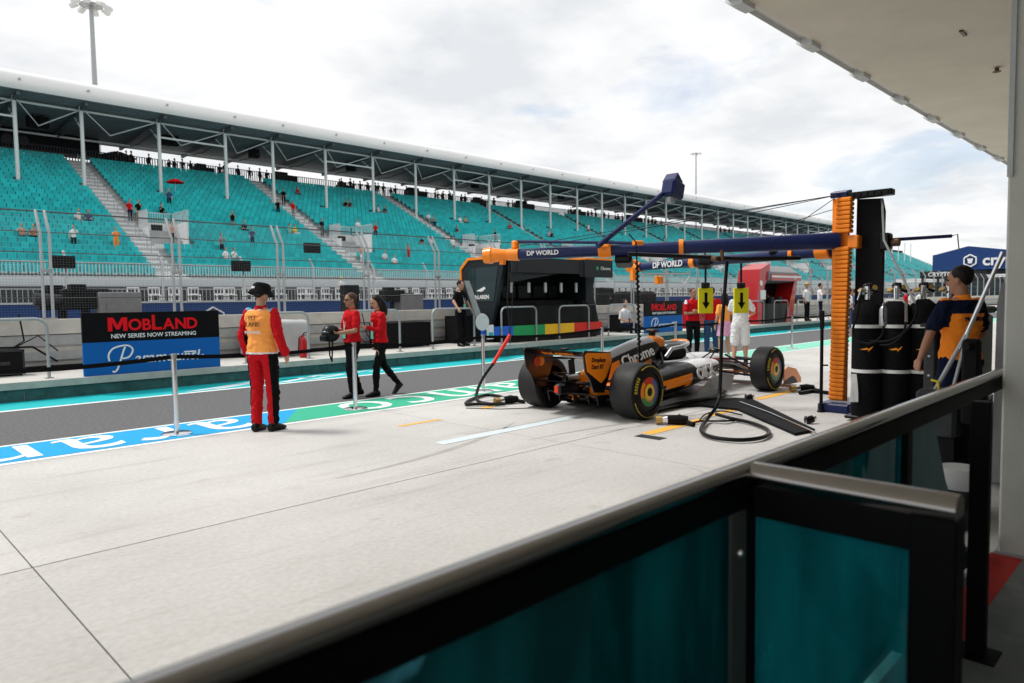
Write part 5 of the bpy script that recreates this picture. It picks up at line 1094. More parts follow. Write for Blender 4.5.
g = MB(); g.prism(airfoil(RX+.25, RX-.0, .40, .46, .012), 1, CY-.48, CY+.48); g.build('beam_wing', M['carbon'], car)
EP = [(RX+.32, .85), (RX-.20, .90), (RX-.23, .87), (RX-.19, .64), (RX-.10, .53), (RX-.02, .36), (RX+.18, .34), (RX+.28, .52), (RX+.36, .72)]
for s in (-1, 1):
    g = MB(); g.prism([(CX+a, b_) for a, b_ in EP], 1, CY+s*.505-.008, CY+s*.505+.008); o = g.build('rear_endplate', M['body_black'], car)
    outer = [(RX+.31, .838), (RX-.16, .87), (RX-.20, .84), (RX-.16, .64), (RX+.12, .47), (RX+.22, .54), (RX+.34, .73)]
    if s < 0:
        g = MB(); g.prism([(CX+a, b_) for a, b_ in outer], 1, CY-.522, CY-.5135); g.build('orange_panel', M['papaya'], o)
        g = MB(); text_mb('Dropbox', .075, g, frame(W_(RX+.06, -.5235, .765), (1, 0, -.05), (0, 0, 1)), ext=.002, bold=.002, shear=.15); text_mb('Dart 8T', .075, g, frame(W_(RX+.04, -.5235, .68), (1, 0, -.05), (0, 0, 1)), ext=.002, bold=.002, shear=.15); g.build('panel_lettering', M['black'], o, smooth=False)
    else:
        g = MB(); g.cyl(W_(RX+.02, .494, .70), W_(RX+.02, .488, .70), .065, n=20); g.build('circle_emblem', M['w_red'], o); g = MB(); g.cyl(W_(RX+.10, .495, .70), W_(RX+.10, .490, .70), .065, n=20, mi=0); g.build('circle_emblem', M['w_orange'], o)
# front wing
for i, (xa, xb, za, zb) in enumerate([(4.72, 4.50, .10, .11), (4.52, 4.36, .13, .165), (4.38, 4.24, .18, .225), (4.26, 4.14, .235, .285)]):
    g = MB(); n = 10; rs = []
    for k in range(n+1):
        y = -.93+1.86*k/n; lift = .04*math.cos(y*3.2) if i == 0 else 0; sw = -.10*abs(y)
        rs.append([(x+0, CY+y, z+lift*.5) for x, z in airfoil(xa+sw, xb+sw, za, zb, .010)])
    g.rings(rs); g.build('front_wing_element', M['papaya'] if i in (1, 2) else M['body_black'], car)
for s in (-1, 1):
    g = MB(); g.prism([(CX+4.66, .05), (CX+4.64, .14), (CX+4.45, .30), (CX+4.12, .36), (CX+3.98, .30), (CX+3.98, .06)], 1, CY+s*.955-.008, CY+s*.955+.008); o = g.build('front_endplate', M['papaya'], car)
    g = MB(); g.prism([(CX+4.4, .15), (CX+4.3, .19), (CX+4.0, .13), (CX+3.99, .07), (CX+4.5, .06)], 1, CY+s*.966-.003, CY+s*.966+.003); g.build('endplate_mark', M['black'], o)
for y in (-.09, .09): g = MB(); g.prism([(CX+4.5, .12), (CX+4.35, .28), (CX+4.25, .28), (CX+4.3, .13)], 1, CY+y-.008, CY+y+.008); g.build('wing_stay', M['body_black'], car)
# wheels
def wheel(x, y, s, w_, rd=.36):
    """y = outer face; s = -1 right side, +1 left side"""
    c = W_(x, y, rd); ax = -s      # lathe along y from outer face inwards
    P_ = [(0.0, .245), (.004, .30), (.012, .335), (.03, .352), (.06, rd-.001), (w_/2, rd), (w_-.06, rd-.001), (w_-.03, .352), (w_-.012, .335), (w_-.004, .30), (w_, .245)]
    g = MB(); g.lathe([(ax*t, r_) for t, r_ in P_]+[(ax*(w_-.02), .235), (ax*.02, .235)], c, axis=1, n=64, cap=False)
    wh = bpy.data.objects.new('wheel', None); COL.objects.link(wh); wh.parent = car; OFF[wh.name] = V((CX, CY, 0))
    o = g.build('tyre', [M['sidewall'], M['tread']], wh, ang=50)
    for pl in o.data.polygons: pl.material_index = 1 if abs(pl.normal.y) < .55 else 0
    g = MB()      # yellow sidewall arcs and lettering blocks
    def arc(a0, a1, r0, r1):
        n = max(2, int((a1-a0)/6)); rr_ = []
        for k in range(n+1):
            a = R(a0+(a1-a0)*k/n); ff = lambda r_: (c.y-ax*(.004-.0)+(-ax)*(.006-.0)+ax*(0 if r_ < .31 else .013))
            rr_.append([V((c.x+math.cos(a)*r0, ff(r0), c.z+math.sin(a)*r0)), V((c.x+math.cos(a)*r1, ff(r1), c.z+math.sin(a)*r1)), V((c.x+math.cos(a)*r1, ff(r1)+ax*.006, c.z+math.sin(a)*r1)), V((c.x+math.cos(a)*r0, ff(r0)+ax*.006, c.z+math.sin(a)*r0))])
        g.rings(rr_)
    for a0 in (20, 200): arc(a0, a0+100, .318, .327); 
    for a0 in (140, 320):
        for k in range(6): arc(a0+k*7, a0+k*7+4.5, .275, .315)
    g.build('sidewall_marking', M['tyre_yellow'], wh, smooth=False)
    # cover disc: swirl of coloured sectors around a yellow ring
    cols_ = ['w_red', 'w_orange', 'w_yellow', 'w_green', 'w_blue']
    g = MB(); n = 60; yd = c.y+ax*.012
    def rp(a, r_, t=0): return V((c.x+math.cos(a)*r_, yd+t*ax, c.z+math.sin(a)*r_))
    zones = [(.0, .055, lambda a: 5), (.055, .10, lambda a: 2), (.10, .125, lambda a: 1 if a > 200 else 0), (.125, .185, lambda a: (4 if (a < 60 or a > 300) else (0 if a < 130 else (1 if a < 200 else 3)))), (.185, .245, lambda a: 5)]
    for r0, r1, f in zones:
        for k in range(n):
            a0, a1 = 2*math.pi*k/n, 2*math.pi*(k+1)/n; d_ = .02*(1-r0/.245); d1 = .02*(1-r1/.245)
            g.add([rp(a0, max(r0, .001), -d_), rp(a1, max(r0, .001), -d_), rp(a1, r1, -d1), rp(a0, r1, -d1)], [(0, 1, 2, 3)], f(360*k/n))
    g.build('wheel_cover', [M[k] for k in cols_]+[M['black']], wh, smooth=False)
    g = MB(); g.lathe([(ax*(w_-.05), .05), (ax*(w_-.05), .235)], c, axis=1, n=32); g.lathe([(ax*(w_-.06), .16), (ax*(w_+.02), .16)], c, axis=1, n=24); g.build('rim', M['black'], wh)
    return wh
wheel(0, -1.0, -1, .39); wheel(0, 1.0, 1, .39); wheel(3.6, -1.0, -1, .31); wheel(3.6, 1.0, 1, .31)
for s in (-1, 1):       # suspension arms, brake duct winglets, cooling details
    for k in range(4): g = MB(); g.rings([[W_(x, s*.60, z+.04*k*1.4), W_(x, s*.50, z+.01+.04*k*1.4), W_(x, s*.50, z+.016+.04*k*1.4), W_(x, s*.60, z+.006+.04*k*1.4)] for x, z in ((.2, .12), (-.05, .16), (-.22, .24))]); g.build('duct_winglet', M['carbon'], car)
    g = MB(); g.rings([[W_(4.3, s*.118, .34), W_(4.3, s*.122, .36)], [W_(3.7, s*.150, .46), W_(3.7, s*.152, .49)], [W_(2.7, s*.272, .53), W_(2.7, s*.272, .57)]], cap=False, closed=False); g.build('red_stripe', M['g_red'], car, smooth=False)
    g = MB(); g.rings([[W_(x, s*y, .62+k*.0), W_(x, s*(y+.02), .60)] for x, y, k in ((2.0, .36, 0), (1.6, .38, 0), (1.3, .34, 0))], cap=False, closed=False); g.build('cooling_louvre', M['silver'], car)
    for nm, a, b_, rr_ in [('wishbone', (3.85, .16, .50), (3.62, .76, .50), .016), ('wishbone', (3.25, .2, .52), (3.58, .76, .50), .016), ('wishbone', (3.95, .12, .33), (3.62, .76, .22), .018), ('wishbone', (3.1, .22, .33), (3.58, .76, .22), .018), ('push_rod', (3.4, .2, .58), (3.6, .74, .26), .016), ('track_rod', (3.8, .16, .42), (3.72, .76, .40), .014),
                        ('wishbone', (.55, .15, .40), (.03, .66, .50), .018), ('wishbone', (-.2, .08, .42), (-.03, .66, .50), .018), ('wishbone', (.6, .2, .2), (.03, .66, .22), .02), ('wishbone', (-.25, .08, .22), (-.03, .66, .22), .02), ('drive_shaft', (0, .08, .36), (0, .66, .36), .03)]:
        g = MB(); g.tube([W_(a[0], s*a[1], a[2]), W_(b_[0], s*b_[1], b_[2])], rr_, 8); g.build(nm, M['carbon'], car)
    g = MB(); g.prism([(CX+.25, .12), (CX-.2, .12), (CX-.2, .48), (CX+.2, .48)], 1, CY+s*.60-.01, CY+s*.60+.01); g.build('brake_duct', M['carbon'], car); g = MB(); g.prism([(CX+3.45, .1), (CX+3.8, .1), (CX+3.75, .4), (CX+3.5, .4)], 1, CY+s*.67-.01, CY+s*.67+.01); g.build('brake_duct', M['carbon'], car)
g = MB(); g.box(W_(.1, -.16, .24), W_(.6, .16, .42), ch=.04); g.box(W_(-.2, -.12, .24), W_(.1, .12, .40), ch=.03); g.build('gearbox', M['body_black'], car)
# ================================================================ pit gantry
TX, TY = 9.6, 3.42     # tower
gan = root('pit_gantry', (TX, TY, 0), 'orange and navy pit gantry tower carrying two long overhead booms', 'gantry')
g = MB(); n = 46; w_ = .17     # ribbed energy chain column
zz = .16; 
for k in range(n):
    z = .16+k*.0575
    if 2.14 < z < 2.30:
        if g.v: g.build('ribbed_column', M['orange_plastic'], gan); g = MB()
        continue
    yo = -.04*(z-1.2)/1.6; g.box((TX-.06, TY-.02+yo, z), (TX+.08, TY+.17+yo, z+.052), ch=.012)
g.build('ribbed_column', M['orange_plastic'], gan)
g = MB(); g.box((TX+.02, TY+.0, .14), (TX+.08, TY+.2, 2.80)); g.build('column_core', M['orange_plastic'], gan)
g = MB(); g.box((TX-.02, TY-.0, 2.82), (TX+.16, TY+.22, 2.90), rot=Matrix.Rotation(R(-12), 3, 'Y'), ch=.01); g.build('top_cap', M['navy'], gan)
g = MB(); g.box((TX-.16, TY-.10, .0), (TX+.6, TY+.30, .12), ch=.02); g.build('base', M['navy'], gan)
g = MB(); g.prism([(TY-.05, .12), (TY-.07, 2.78), (TY-.36, 2.76), (TY-.39, 2.6), (TY-.38, 1.4), (TY-.30, .12)], 0, TX+.12, TX+.22); g.build('mast', M['black_matt'], gan)
g = MB(); g.box((TX+.0, TY-.52, 2.78), (TX+.14, TY+.02, 2.86), ch=.01)
for k in range(6): g.box((TX-.02, TY-.48+k*.08, 2.80), (TX+.0, TY-.45+k*.08, 2.84))
g.build('top_bracket', M['black'], gan)
g = MB(); g.box((TX-.02, TY-.14, 2.14), (TX+.14, TY+.0, 2.31), ch=.015); g.build('slew_block', M['orange'], gan)
g = MB(); g.cyl((TX+.2, TY-.45, 2.2), (TX+.2, TY-.56, 2.2), .055, n=14); g.box((TX+.1, TY-.47, 2.1), (TX+.26, TY-.34, 2.32), ch=.02, mi=1); g.build('hydraulic_drum', [M['brass_dark'], M['black']], gan)
# booms
A1, B1 = V((TX, TY+.1, 2.25)), V((7.40, 7.30, 2.20)); 
def boom(A, B, ra, rb, name, mt='navy'):
    g = MB(); d = (B-A).normalized(); sd_ = d.cross(V((0, 0, 1))).normalized(); rs = []
    for k in range(13):
        t = k/12; c = A.lerp(B, t); rr_ = ra+(rb-ra)*min(1, t*1.6); rs.append([c+sd_*math.cos(a)*rr_*.8+V((0, 0, 1))*math.sin(a)*rr_ for a in [2*math.pi*j/16 for j in range(16)]])
    g.rings(rs); return g.build(name, M[mt], gan, ang=60)
b1 = boom(A1+V((0, 0, .0)), B1, .112, .08, 'near_boom'); A2, B2 = V((9.85, 3.7, 2.14)), V((10.8, 7.45, 2.10)); b2 = boom(A2, B2, .085, .07, 'far_boom')
def band(A, B, t, r_, w_=.05, mt='orange'):
    d = (B-A).normalized(); c = A.lerp(B, t); g = MB(); g.cyl(c-d*w_, c+d*w_, r_, n=18); g.build('clamp_band', M[mt], gan)
band(A1, B1, .70, .105, .09); band(A1, B1, .46, .112, .03); band(A2, B2, .16, .095, .03); band(A2, B2, .66, .09, .05); band(A2, B2, .03, .11, .1)
d1 = (B1-A1).normalized(); g = MB(); g.cyl(B1-d1*.05, B1+d1*.12, .095, .085, 16); g.cyl(B1+d1*.12, B1+d1*.36, .075, .11, 16); g.cyl(B1+d1*.36, B1+d1*.48, .125, .11, 16); g.box(B1-V((.05, .05, -.08)), B1+V((.05, .05, .2)), ch=.02); g.cyl(B1+d1*.2, B1+d1*.2+V((0, 0, -.14)), .05, n=10); g.build('end_joint', M['orange'], gan)
g = MB(); g.cyl(B1+d1*.482, B1+d1*.49, .07, n=16); g.build('joint_mouth', M['black'], gan)
g = MB(); g.cyl(B2, B2+V((0, .28, 0)), .09, n=14); g.box(B2+V((-.08, .1, -.25)), B2+V((.08, .2, .14)), ch=.02); g.build('end_joint', M['orange'], gan)
s1 = -d1; nrm = s1.cross(V((0, 0, 1))).normalized()
g = MB(); text_mb('DP WORLD', .09, g, frame(B1-d1*.42+V((d1.y, -d1.x, 0)).normalized()*(-.078 if V((d1.y, -d1.x, 0)).dot(V((1, 1, 0))) > 0 else .078), s1, (0, 0, 1)), ext=.003, bold=.003); g.build('boom_lettering', M['white'], gan, smooth=False)
d2 = (B2-A2).normalized(); g = MB(); c = B2-d2*.75+V((-.075, 0, 0)); text_mb('DP WORLD', .14, g, frame(B2-d2*.72+V((-.066, -.01, 0)), -d2, (0, 0, 1)), ext=.003, bold=.003); g.build('boom_lettering', M['white'], gan, smooth=False)
# thin upper rail, lower rail
g = MB(); a = B1+V((0, 0, .19)); b_ = P(636, 243, 1, 5.7); g.tube([a, a.lerp(b_, .5)+V((0, 0, .0)), b_], .022, 8); g.build('upper_rail', M['navy'], gan)
g = MB(); g.cyl(b_-V((.06, 0, 0)), b_+V((.08, -.05, 0)), .035, n=10); g.build('rail_cap', M['orange'], gan)
g = MB(); a = P(640, 256, 1, 5.3); b_ = P(858, 263, 1, 3.2); g.tube([P(628, 254, 1, 5.4), P(745, 259, 1, 4.4), P(800, 258, 0, 9.3)], .028, 8); g.build('lower_rail', M['black'], gan)
g = MB(); g.tube([P(643, 274, 1, 7.4), P(690, 274, 1, 7.4)], .02, 6); g.tube([P(690, 265, 1, 7.4), P(690, 276, 1, 7.4), P(684, 286, 1, 7.4), P(672, 291, 1, 7.4)], .012, 6); g.build('hose_rail', M['galv'], gan)
g = MB(); g.box(P(659, 280, 1, 7.4)-V((.09, .05, .08)), P(659, 280, 1, 7.4)+V((.09, .05, .08)), ch=.02); g.build('hose_clip', M['orange'], gan)
# light arm with blue box
g = MB(); g.tube([P(598, 246, 1, 6.1), P(676, 183, 1, 5.9)], .04, 8); g.build('camera_arm', M['navy'], gan)
c = P(673, 189, 1, 5.85); g = MB(); g.box(c-V((.16, .12, .15)), c+V((.16, .12, .13)), ch=.04, rot=Matrix.Rotation(R(15), 3, 'Y')); g.prism([(c.x-.14, c.z+.1), (c.x+.12, c.z+.1), (c.x-.02, c.z+.23)], 1, c.y-.1, c.y+.1); g.build('camera_box', M['navy'], gan)
g = MB(); g.cyl(c+V((-.08, 0, -.13)), c+V((-.08, 0, -.21)), .07, n=14); g.build('camera_dome', M['galv'], gan)
# stays
top = V((TX-.05, TY+.08, 2.84)); g = MB()
for (x, y, zz_, Yp) in [(640, 229, 0, 5.4), (520, 246, 0, 7.3), (718, 220, 0, 4.6), (770, 243, 0, 4.2), (560, 243, 0, 6.6)]: g.tube([top, P(x, y, 1, Yp)], .005, 5)
g.tube([V((TX, TY, 2.7)), B2], .005, 5); g.build('stay_wire', M['black'], gan)
# right hand arm of the tower
g = MB(); g.tube([V((TX+.3, TY-.2, 2.24)), P(952, 236, 0, 10.2)], .022, 8); g.build('side_arm', M['navy'], gan); q = P(952, 236, 0, 10.2); g = MB(); g.tube([q, q+V((0, -.06, .02)), q+V((0, -.08, -.18))], .008, 5); g.build('arm_lead', M['galv'], gan)
g = MB(); g.tube([V((TX+.1, TY-.38, 2.75)), P(884, 240, 0, 9.3), P(915, 303, 0, 9.0)], .014, 6); g.build('diagonal_stay', M['galv'], gan)
# hanging gear under the booms
def lamp(px, py, Y, w_, h_, lb, name='hanging_lamp', mt='black'):
    p = P(px, py, 1, Y); r = root(name, p, lb, name.replace('_', ' ')); g = MB(); g.box(p-V((w_, w_, h_)), p+V((w_, w_, h_)), ch=.03, rot=Matrix.Rotation(.5, 3, 'Z')@Matrix.Rotation(.35, 3, 'Y')); g.build('housing', M[mt], r); g = MB(); g.cyl(p, p+V((0, 0, h_+.12)), .015, n=6); g.build('bracket', M['black'], r); return r
lamp(624, 261, 6.0, .12, .07, 'black lamp hanging left of the far boom end'); lamp(683, 262, 6.6, .16, .06, 'black lamp hanging under the far boom near its lettering'); lamp(705, 262, 5.9, .12, .09, 'black lamp above the left yellow arrow sign'); lamp(776, 250, 4.6, .10, .09, 'black lamp on the far boom near the orange tower'); 
for (px, Y, lb) in [(705.5, 6.0, 'left yellow hanging sign with a black arrow pointing down'), (741, 5.6, 'right yellow hanging sign with a black arrow pointing down')]:
    p = P(px, 300.5, 1, Y); r = root('arrow_sign', p, lb, 'arrow sign', 'yellow arrow signs'); rt_ = V((.78, -.62, 0)); 
    Rz = Matrix.Rotation(math.atan2(rt_.y, rt_.x), 3, 'Z'); g = MB(); g.box(p-V((.125, .02, .21)), p+V((.125, .02, .21)), rot=Rz, piv=p, ch=.006); g.build('plate', M['yellow'], r)
    g = MB(); f = -.024; pts = [(-.025, .13), (.025, .13), (.025, -.03), (.065, -.03), (0, -.14), (-.065, -.03), (-.025, -.03)]
    g.rings([[p+Rz@V((a, f, b_)) for a, b_ in pts], [p+Rz@V((a, f+.003, b_)) for a, b_ in pts]]); g.build('arrow', M['black'], r, smooth=False)
    g = MB(); g.cyl(p+V((0, 0, .2)), p+V((0, 0, .62)), .018, n=8); g.box(p+V((-.08, -.04, .2)), p+V((.08, .04, .3)), ch=.01); g.build('hanger', M['black'], r)
# hoses and wheel guns
def helix(a, b_, r_, turns, n=10):
    pts = []; N_ = int(turns*n)
    for k in range(N_+1): t = k/N_; c = a.lerp(b_, t); q = 2*math.pi*turns*t; pts.append(c+V((math.cos(q)*r_, math.sin(q)*r_, 0)))
    return pts
g = MB(); a = P(637, 262, 1, 5.3); b_ = P(640, 372, 1, 5.3); g.tube(helix(a, b_, .022, 22), .009, 5); g.tube([a, b_], .014, 6); g.tube([P(629, 234, 1, 5.4), P(636, 242, 1, 5.3), a], .01, 5); tag(g.build('coiled_hose', M['black']), 'black coiled air hose hanging in front of the engine cover', 'hose')
g = MB(); g.tube(cr([P(727, 262, 1, 4.35), P(722, 330, 1, 4.3), P(720, 390, 1, 4.3), P(716, 407, 1, 4.25), P(708, 418, 2, .06), P(701, 430, 2, .04), P(712, 437, 2, .035), P(740, 440, 2, .035), P(764, 437, 2, .035), P(768, 430, 2, .035), P(752, 423, 2, .035), P(730, 418, 2, .04), P(716, 414, 2, .06)]), .022, 10); 
g.tube(cr([P(700, 420, 2, .03), P(706, 414, 2, .03), P(722, 411, 2, .03), P(742, 415, 2, .03)]), .01, 6); g.tube([P(688, 424, 2, .03), P(700, 421, 2, .03), P(725, 421, 2, .03), P(738, 420, 2, .02)], .012, 6)
tag(g.build('air_hose', M['black']), 'thick black hose hanging beside the rear wheel and looped on the concrete', 'hose')
def gun(c, ang, lb):
    r = root('wheel_gun', c, lb, 'wheel gun', 'wheel guns'); Rz = Matrix.Rotation(ang, 3, 'Z'); Q = lambda x, y, z: c+Rz@V((x, y, z))
    g = MB(); g.tube([Q(-.14, 0, .06), Q(-.05, 0, .065), Q(.10, 0, .065)], [.05, .06, .055], 14); g.tube([Q(-.10, 0, .05), Q(-.16, .07, .035), Q(-.2, .12, .03)], .028, 10); g.build('body', M['black_matt'], r)
    g = MB(); g.cyl(Q(.10, 0, .065), Q(.16, 0, .06), .055, .045, 16); g.build('collar', M['chrome'], r); g = MB(); g.cyl(Q(.16, 0, .06), Q(.24, 0, .06), .05, n=16); g.build('socket', M['brass'], r)
    g = MB(); g.box(Q(-.02, -.03, .10)-V((.02, .02, .01)), Q(-.02, -.03, .10)+V((.04, .02, .03)), ch=.005); g.build('switch', M['galv'], r); return r
gun(P(676, 425, 2, 0), R(125), 'wheel gun lying beside the right rear wheel'); gun(P(805, 392, 2, 0), R(140), 'wheel gun lying on the concrete near the orange tower foot'); gun(P(509, 404, 2, 0), R(165), 'wheel gun lying beside the left rear wheel')
g = MB(); q0 = P(510, 335, 1, 8.0); g.tube([B1+d1*.1+V((0, 0, -.1)), P(507, 300, 1, 7.8), q0], .008, 5); g.tube([q0, P(500, 352, 1, 8.0), P(493, 364, 1, 8.0)], .03, 10, 1)
g.tube(cr([P(493, 364, 1, 8.0), P(483, 378, 1, 8.0), P(477, 392, 1, 7.9), P(478, 401, 2, .04), P(492, 404, 2, .03), P(505, 402, 2, .03), P(502, 397, 2, .03), P(487, 395, 2, .03), P(472, 399, 2, .03), P(466, 404, 2, .03), P(480, 404, 2, .035), P(505, 404, 2, .04)]), .024, 10, 0)
g.tube([P(466, 408, 2, .01), P(500, 409, 2, .01), P(530, 408, 2, .01)], .006, 5, 0); tag(g.build('air_hose', [M['black'], M['g_red']]), 'black and orange hose coiled on the concrete behind the left rear wheel', 'hose')
g = MB(); g.tube([P(655, 345, 1, 6.0), P(660, 350, 1, 5.9), P(663, 362, 1, 5.6)], .012, 5); g.tube([B1+V((.05, 0, -.1)), P(513, 285, 1, 7.5), P(511, 330, 1, 7.6), P(510, 345, 1, 7.9)], .006, 5); tag(g.build('thin_lead', M['black']), 'thin black lead hanging from the near boom end', 'cable')
g = MB(); g.tube([P(722, 250, 1, 4.35), P(722, 262, 1, 4.35)], .025, 8); g.box(P(716, 259, 1, 4.4)-V((.06, .04, .03)), P(716, 259, 1, 4.4)+V((.09, .04, .03)), ch=.01); tag(g.build('hose_carriage', M['brass_dark']), 'dark hose carriage under the near boom', 'hose carriage')
# black flat ramp mat on the ground with silver edge
mp_ = [P(*q, 2, 0) for q in [(660, 409), (700, 402), (735, 400), (752, 401), (815, 432), (795, 436), (738, 411), (700, 407)]]
g = MB(); g.prism([(p.x, p.y) for p in mp_], 2, .004, .035); o = g.build('cable_ramp', M['black_matt'], smooth=False); tag(o, 'flat black ramp lying on the concrete beyond the looped hose', 'cable ramp')
g = MB(); g.tube([P(740, 402, 2, .04), P(770, 413, 2, .045), P(818, 434, 2, .04)], .012, 8); tag(g.build('silver_pole', M['chrome']), 'silver pole lying along the edge of the black ramp', 'pole')
for (x, y, lb) in [(746, 401, 'chrome floor jack knob at the far end of the black ramp'), (806, 424, 'chrome and black roller at the near end of the black ramp')]:
    p = P(x, y, 2, 0); g = MB(); g.cyl(p+V((0, 0, .04)), p+V((.07, -.05, .06)), .045, n=14, mi=1); g.cyl(p+V((.07, -.05, .06)), p+V((.1, -.07, .07)), .03, n=12); g.cyl(p, p+V((0, 0, .10)), .02, n=8); tag(g.build('roller', [M['chrome'], M['black']]), lb, 'roller')
# thin dark stand post left of the tower
p = P(821, 412, 2, 0); g = MB(); g.cyl(p, p+V((0, 0, 1.32)), .022, n=10); g.lathe([(0, .05), (.02, .05), (.03, .025)], p, axis=2, n=12); g.cyl(p+V((0, 0, .62)), p+V((.06, -.06, .62)), .012, n=6); g.cyl(p+V((0, 0, 1.1)), p+V((0, 0, 1.34)), .03, n=8); tag(g.build('stand_post', M['black']), 'slim black post standing just left of the orange tower', 'post')
g = MB(); g.tube([P(800, 393, 2, .03), P(812, 391, 2, .03), P(830, 393, 2, .03), P(838, 390, 2, .03)], .03, 8); tag(g.build('air_hose', M['black']), 'short black hose on the concrete at the foot of the orange tower', 'hose')
# ================================================================ gas bottles and garage gear at the right
bots = [(9.10, 3.0, 'leftmost'), (9.25, 2.72, 'second from the left'), (9.40, 2.47, 'third from the left'), (9.52, 2.24, 'rightmost')]
for i, (x, y, wd_) in enumerate(bots):
    r = root('gas_bottle', (x, y, 0), 'gas bottle in a black cover with orange swoosh, %s of the row' % wd_, 'gas bottle', 'covered gas bottles beside the orange tower')
    g = MB(); g.lathe([(.06, .15), (.10, .166), (.7, .167), (1.30, .166), (1.42, .13), (1.48, .06)], (x, y, 0), axis=2, n=28); o = g.build('cover', M['black_cloth'], r)
    g = MB(); d = V((-x, -y, 0)).normalized(); t_ = V((d.y, -d.x, 0)) if V((d.y, -d.x, 0)).dot(V((-1, 1, 0))) > 0 else V((-d.y, d.x, 0)); t_ = -t_; base = V((x, y, .89))+d*.166
    pts = [(-.07, -.005), (-.01, .012), (.07, .035), (.05, .0), (.015, -.035), (.02, -.008), (-.03, -.012)]
    g.rings([[base+t_*a-d*(a*a*3.2)+V((0, 0, b_))+d*k for a, b_ in pts] for k in (0, .003)]); g.build('swoosh', M['w_orange'], o, smooth=False)
    g = MB(); g.cyl((x, y, 1.46), (x, y, 1.60), .03, n=10); g.cyl((x-.05, y+.03, 1.56), (x+.05, y-.03, 1.56), .022, n=8); g.cyl((x, y, 1.60), (x, y, 1.64), .045, n=12); g.build('valve', M['chrome'], r)
    g = MB(); g.ell((x+.05, y+.02, 1.64), (.065, .05, .045), 12, 8); g.box((x-.03, y-.05, 1.60), (x+.02, y+.0, 1.68), ch=.01); g.cyl((x+.08, y-.02, 1.60), (x+.12, y-.08, 1.57), .02, n=8); g.build('regulator', M['black'], r)
    g = MB(); g.cyl((x-.06, y+.05, 1.58), (x-.075, y+.055, 1.60), .035, n=14); g.build('gauge', M['brass'], r); g = MB(); g.cyl((x+.02, y-.07, 1.62), (x+.01, y-.085, 1.63), .032, n=14); g.build('gauge', M['brass'], r)
r = root('bottle_trolley', (9.3, 2.6, 0), 'low black trolley with pale straps holding the gas bottles', 'trolley')
g = MB(); g.box((8.95, 2.05, .03), (9.75, 3.2, .07), ch=.01); g.build('deck', M['black'], r)
for z in (1.16, .62):
    for (x, y, _) in bots:
        a0 = math.atan2(-y, -x); g = MB(); rs = []
        for k in range(-7, 8):
            a = a0+R(11)*k; u = V((math.cos(a), math.sin(a), 0)); c = V((x, y, z)); rs.append([c+u*.166-V((0, 0, .02)), c+u*.174-V((0, 0, .02)), c+u*.174+V((0, 0, .02)), c+u*.166+V((0, 0, .02))])
        g.rings(rs); g.build('strap', M['offwhite'], r)
for (x, y) in ((9.0, 2.15), (9.0, 3.1), (9.7, 2.15), (9.7, 3.1)): g = MB(); g.cyl((x-.015, y, .03), (x+.015, y, .03), .03, n=12); g.build('castor', M['rubber'], r)
def hz(x, y): return V((x, y, 0))
g = MB(); yb = P(884, 318, 0, 8.98); g.tube([P(884, 322, 0, 8.95), P(884, 304, 0, 8.95), P(887, 300, 0, 8.95), P(903, 300, 0, 8.95), P(906, 304, 0, 8.95), P(906, 322, 0, 8.95)], .017, 8); g.tube([P(895, 300, 0, 8.95), P(895, 288, 0, 8.97)], .015, 8)
tag(g.build('gas_manifold', M['chrome']), 'silver forked gas pipe in front of the second gas bottle', 'pipe')
for pts, lb in [([(884, 322), (882, 335), (872, 343), (858, 341), (853, 330), (857, 315), (860, 298)], 'black gas hose looping in front of the leftmost bottle'), ([(906, 322), (903, 334), (892, 344), (880, 345)], 'short black gas hose from the forked pipe'), ([(917, 300), (916, 315), (905, 332), (888, 341), (870, 341)], 'long black gas hose crossing in front of the bottles')]:
    g = MB(); g.tube(cr([P(a, b_, 0, 8.88) for a, b_ in pts]), .014, 8); tag(g.build('gas_hose', M['black_matt']), lb, 'hose')
extinguisher(P(883, 326, 0, 8.9).x, P(883, 326, 0, 8.9).y, P(883, 326, 0, 8.9).z, 'small red and silver bottle strapped in front of the gas bottles', 'silver', .5)
g = MB()
for k in range(7): g.tube(cr([P(852+k*.7, 374, 0, 8.9), P(851+k*1.1, 388, 0, 8.9), P(850+k*1.3, 402, 0, 8.88)]), .005, 5)
tag(g.build('cable_bundle', M['offwhite']), 'bundle of thin white leads hanging beside the orange tower', 'cable')
g = MB(); a = P(862, 288, 0, 9.0); g.cyl(a, P(858, 300, 0, 9.0), .015, n=8); g.cyl(P(947-24, 286, 0, 9.1), P(947-25, 299, 0, 9.1), .015, n=8); tag(g.build('pipe_nozzle', M['chrome']), 'silver pipe ends above the gas bottles', 'pipe')
# black bin and bracket posts near the mechanic
r = root('equipment_bin', (8.6, 2.0, 0), 'black lidded bin standing left of the person in orange', 'bin'); g = MB(); g.box((8.35, 1.68, .05), (8.95, 1.99, 1.32), ch=.03); g.build('body', M['black'], r); g = MB(); g.box((8.32, 1.65, 1.33), (8.98, 2.02, 1.40), ch=.025); g.build('lid', M['dark_grey'], r)
r = root('rack_post', (8.2, 2.25, 0), 'dark slotted rack post between the bottles and the person in orange', 'post'); g = MB(); g.box((8.15, 2.03, 0), (8.25, 2.13, 1.2), ch=.01); g.box((8.12, 2.0, 1.2), (8.28, 2.16, 1.23)); g.build('post', M['dark_grey'], r)
g = MB()
for k in range(5): g.cyl((8.14, 2.08, .3+k*.2), (8.15, 2.08, .3+k*.2), .012, n=8)
g.build('bolt', M['galv'], r)
r = root('tyre_trolley', (6.9, 1.9, 0), 'silver trolley with long pulling poles held by the person in orange', 'trolley')
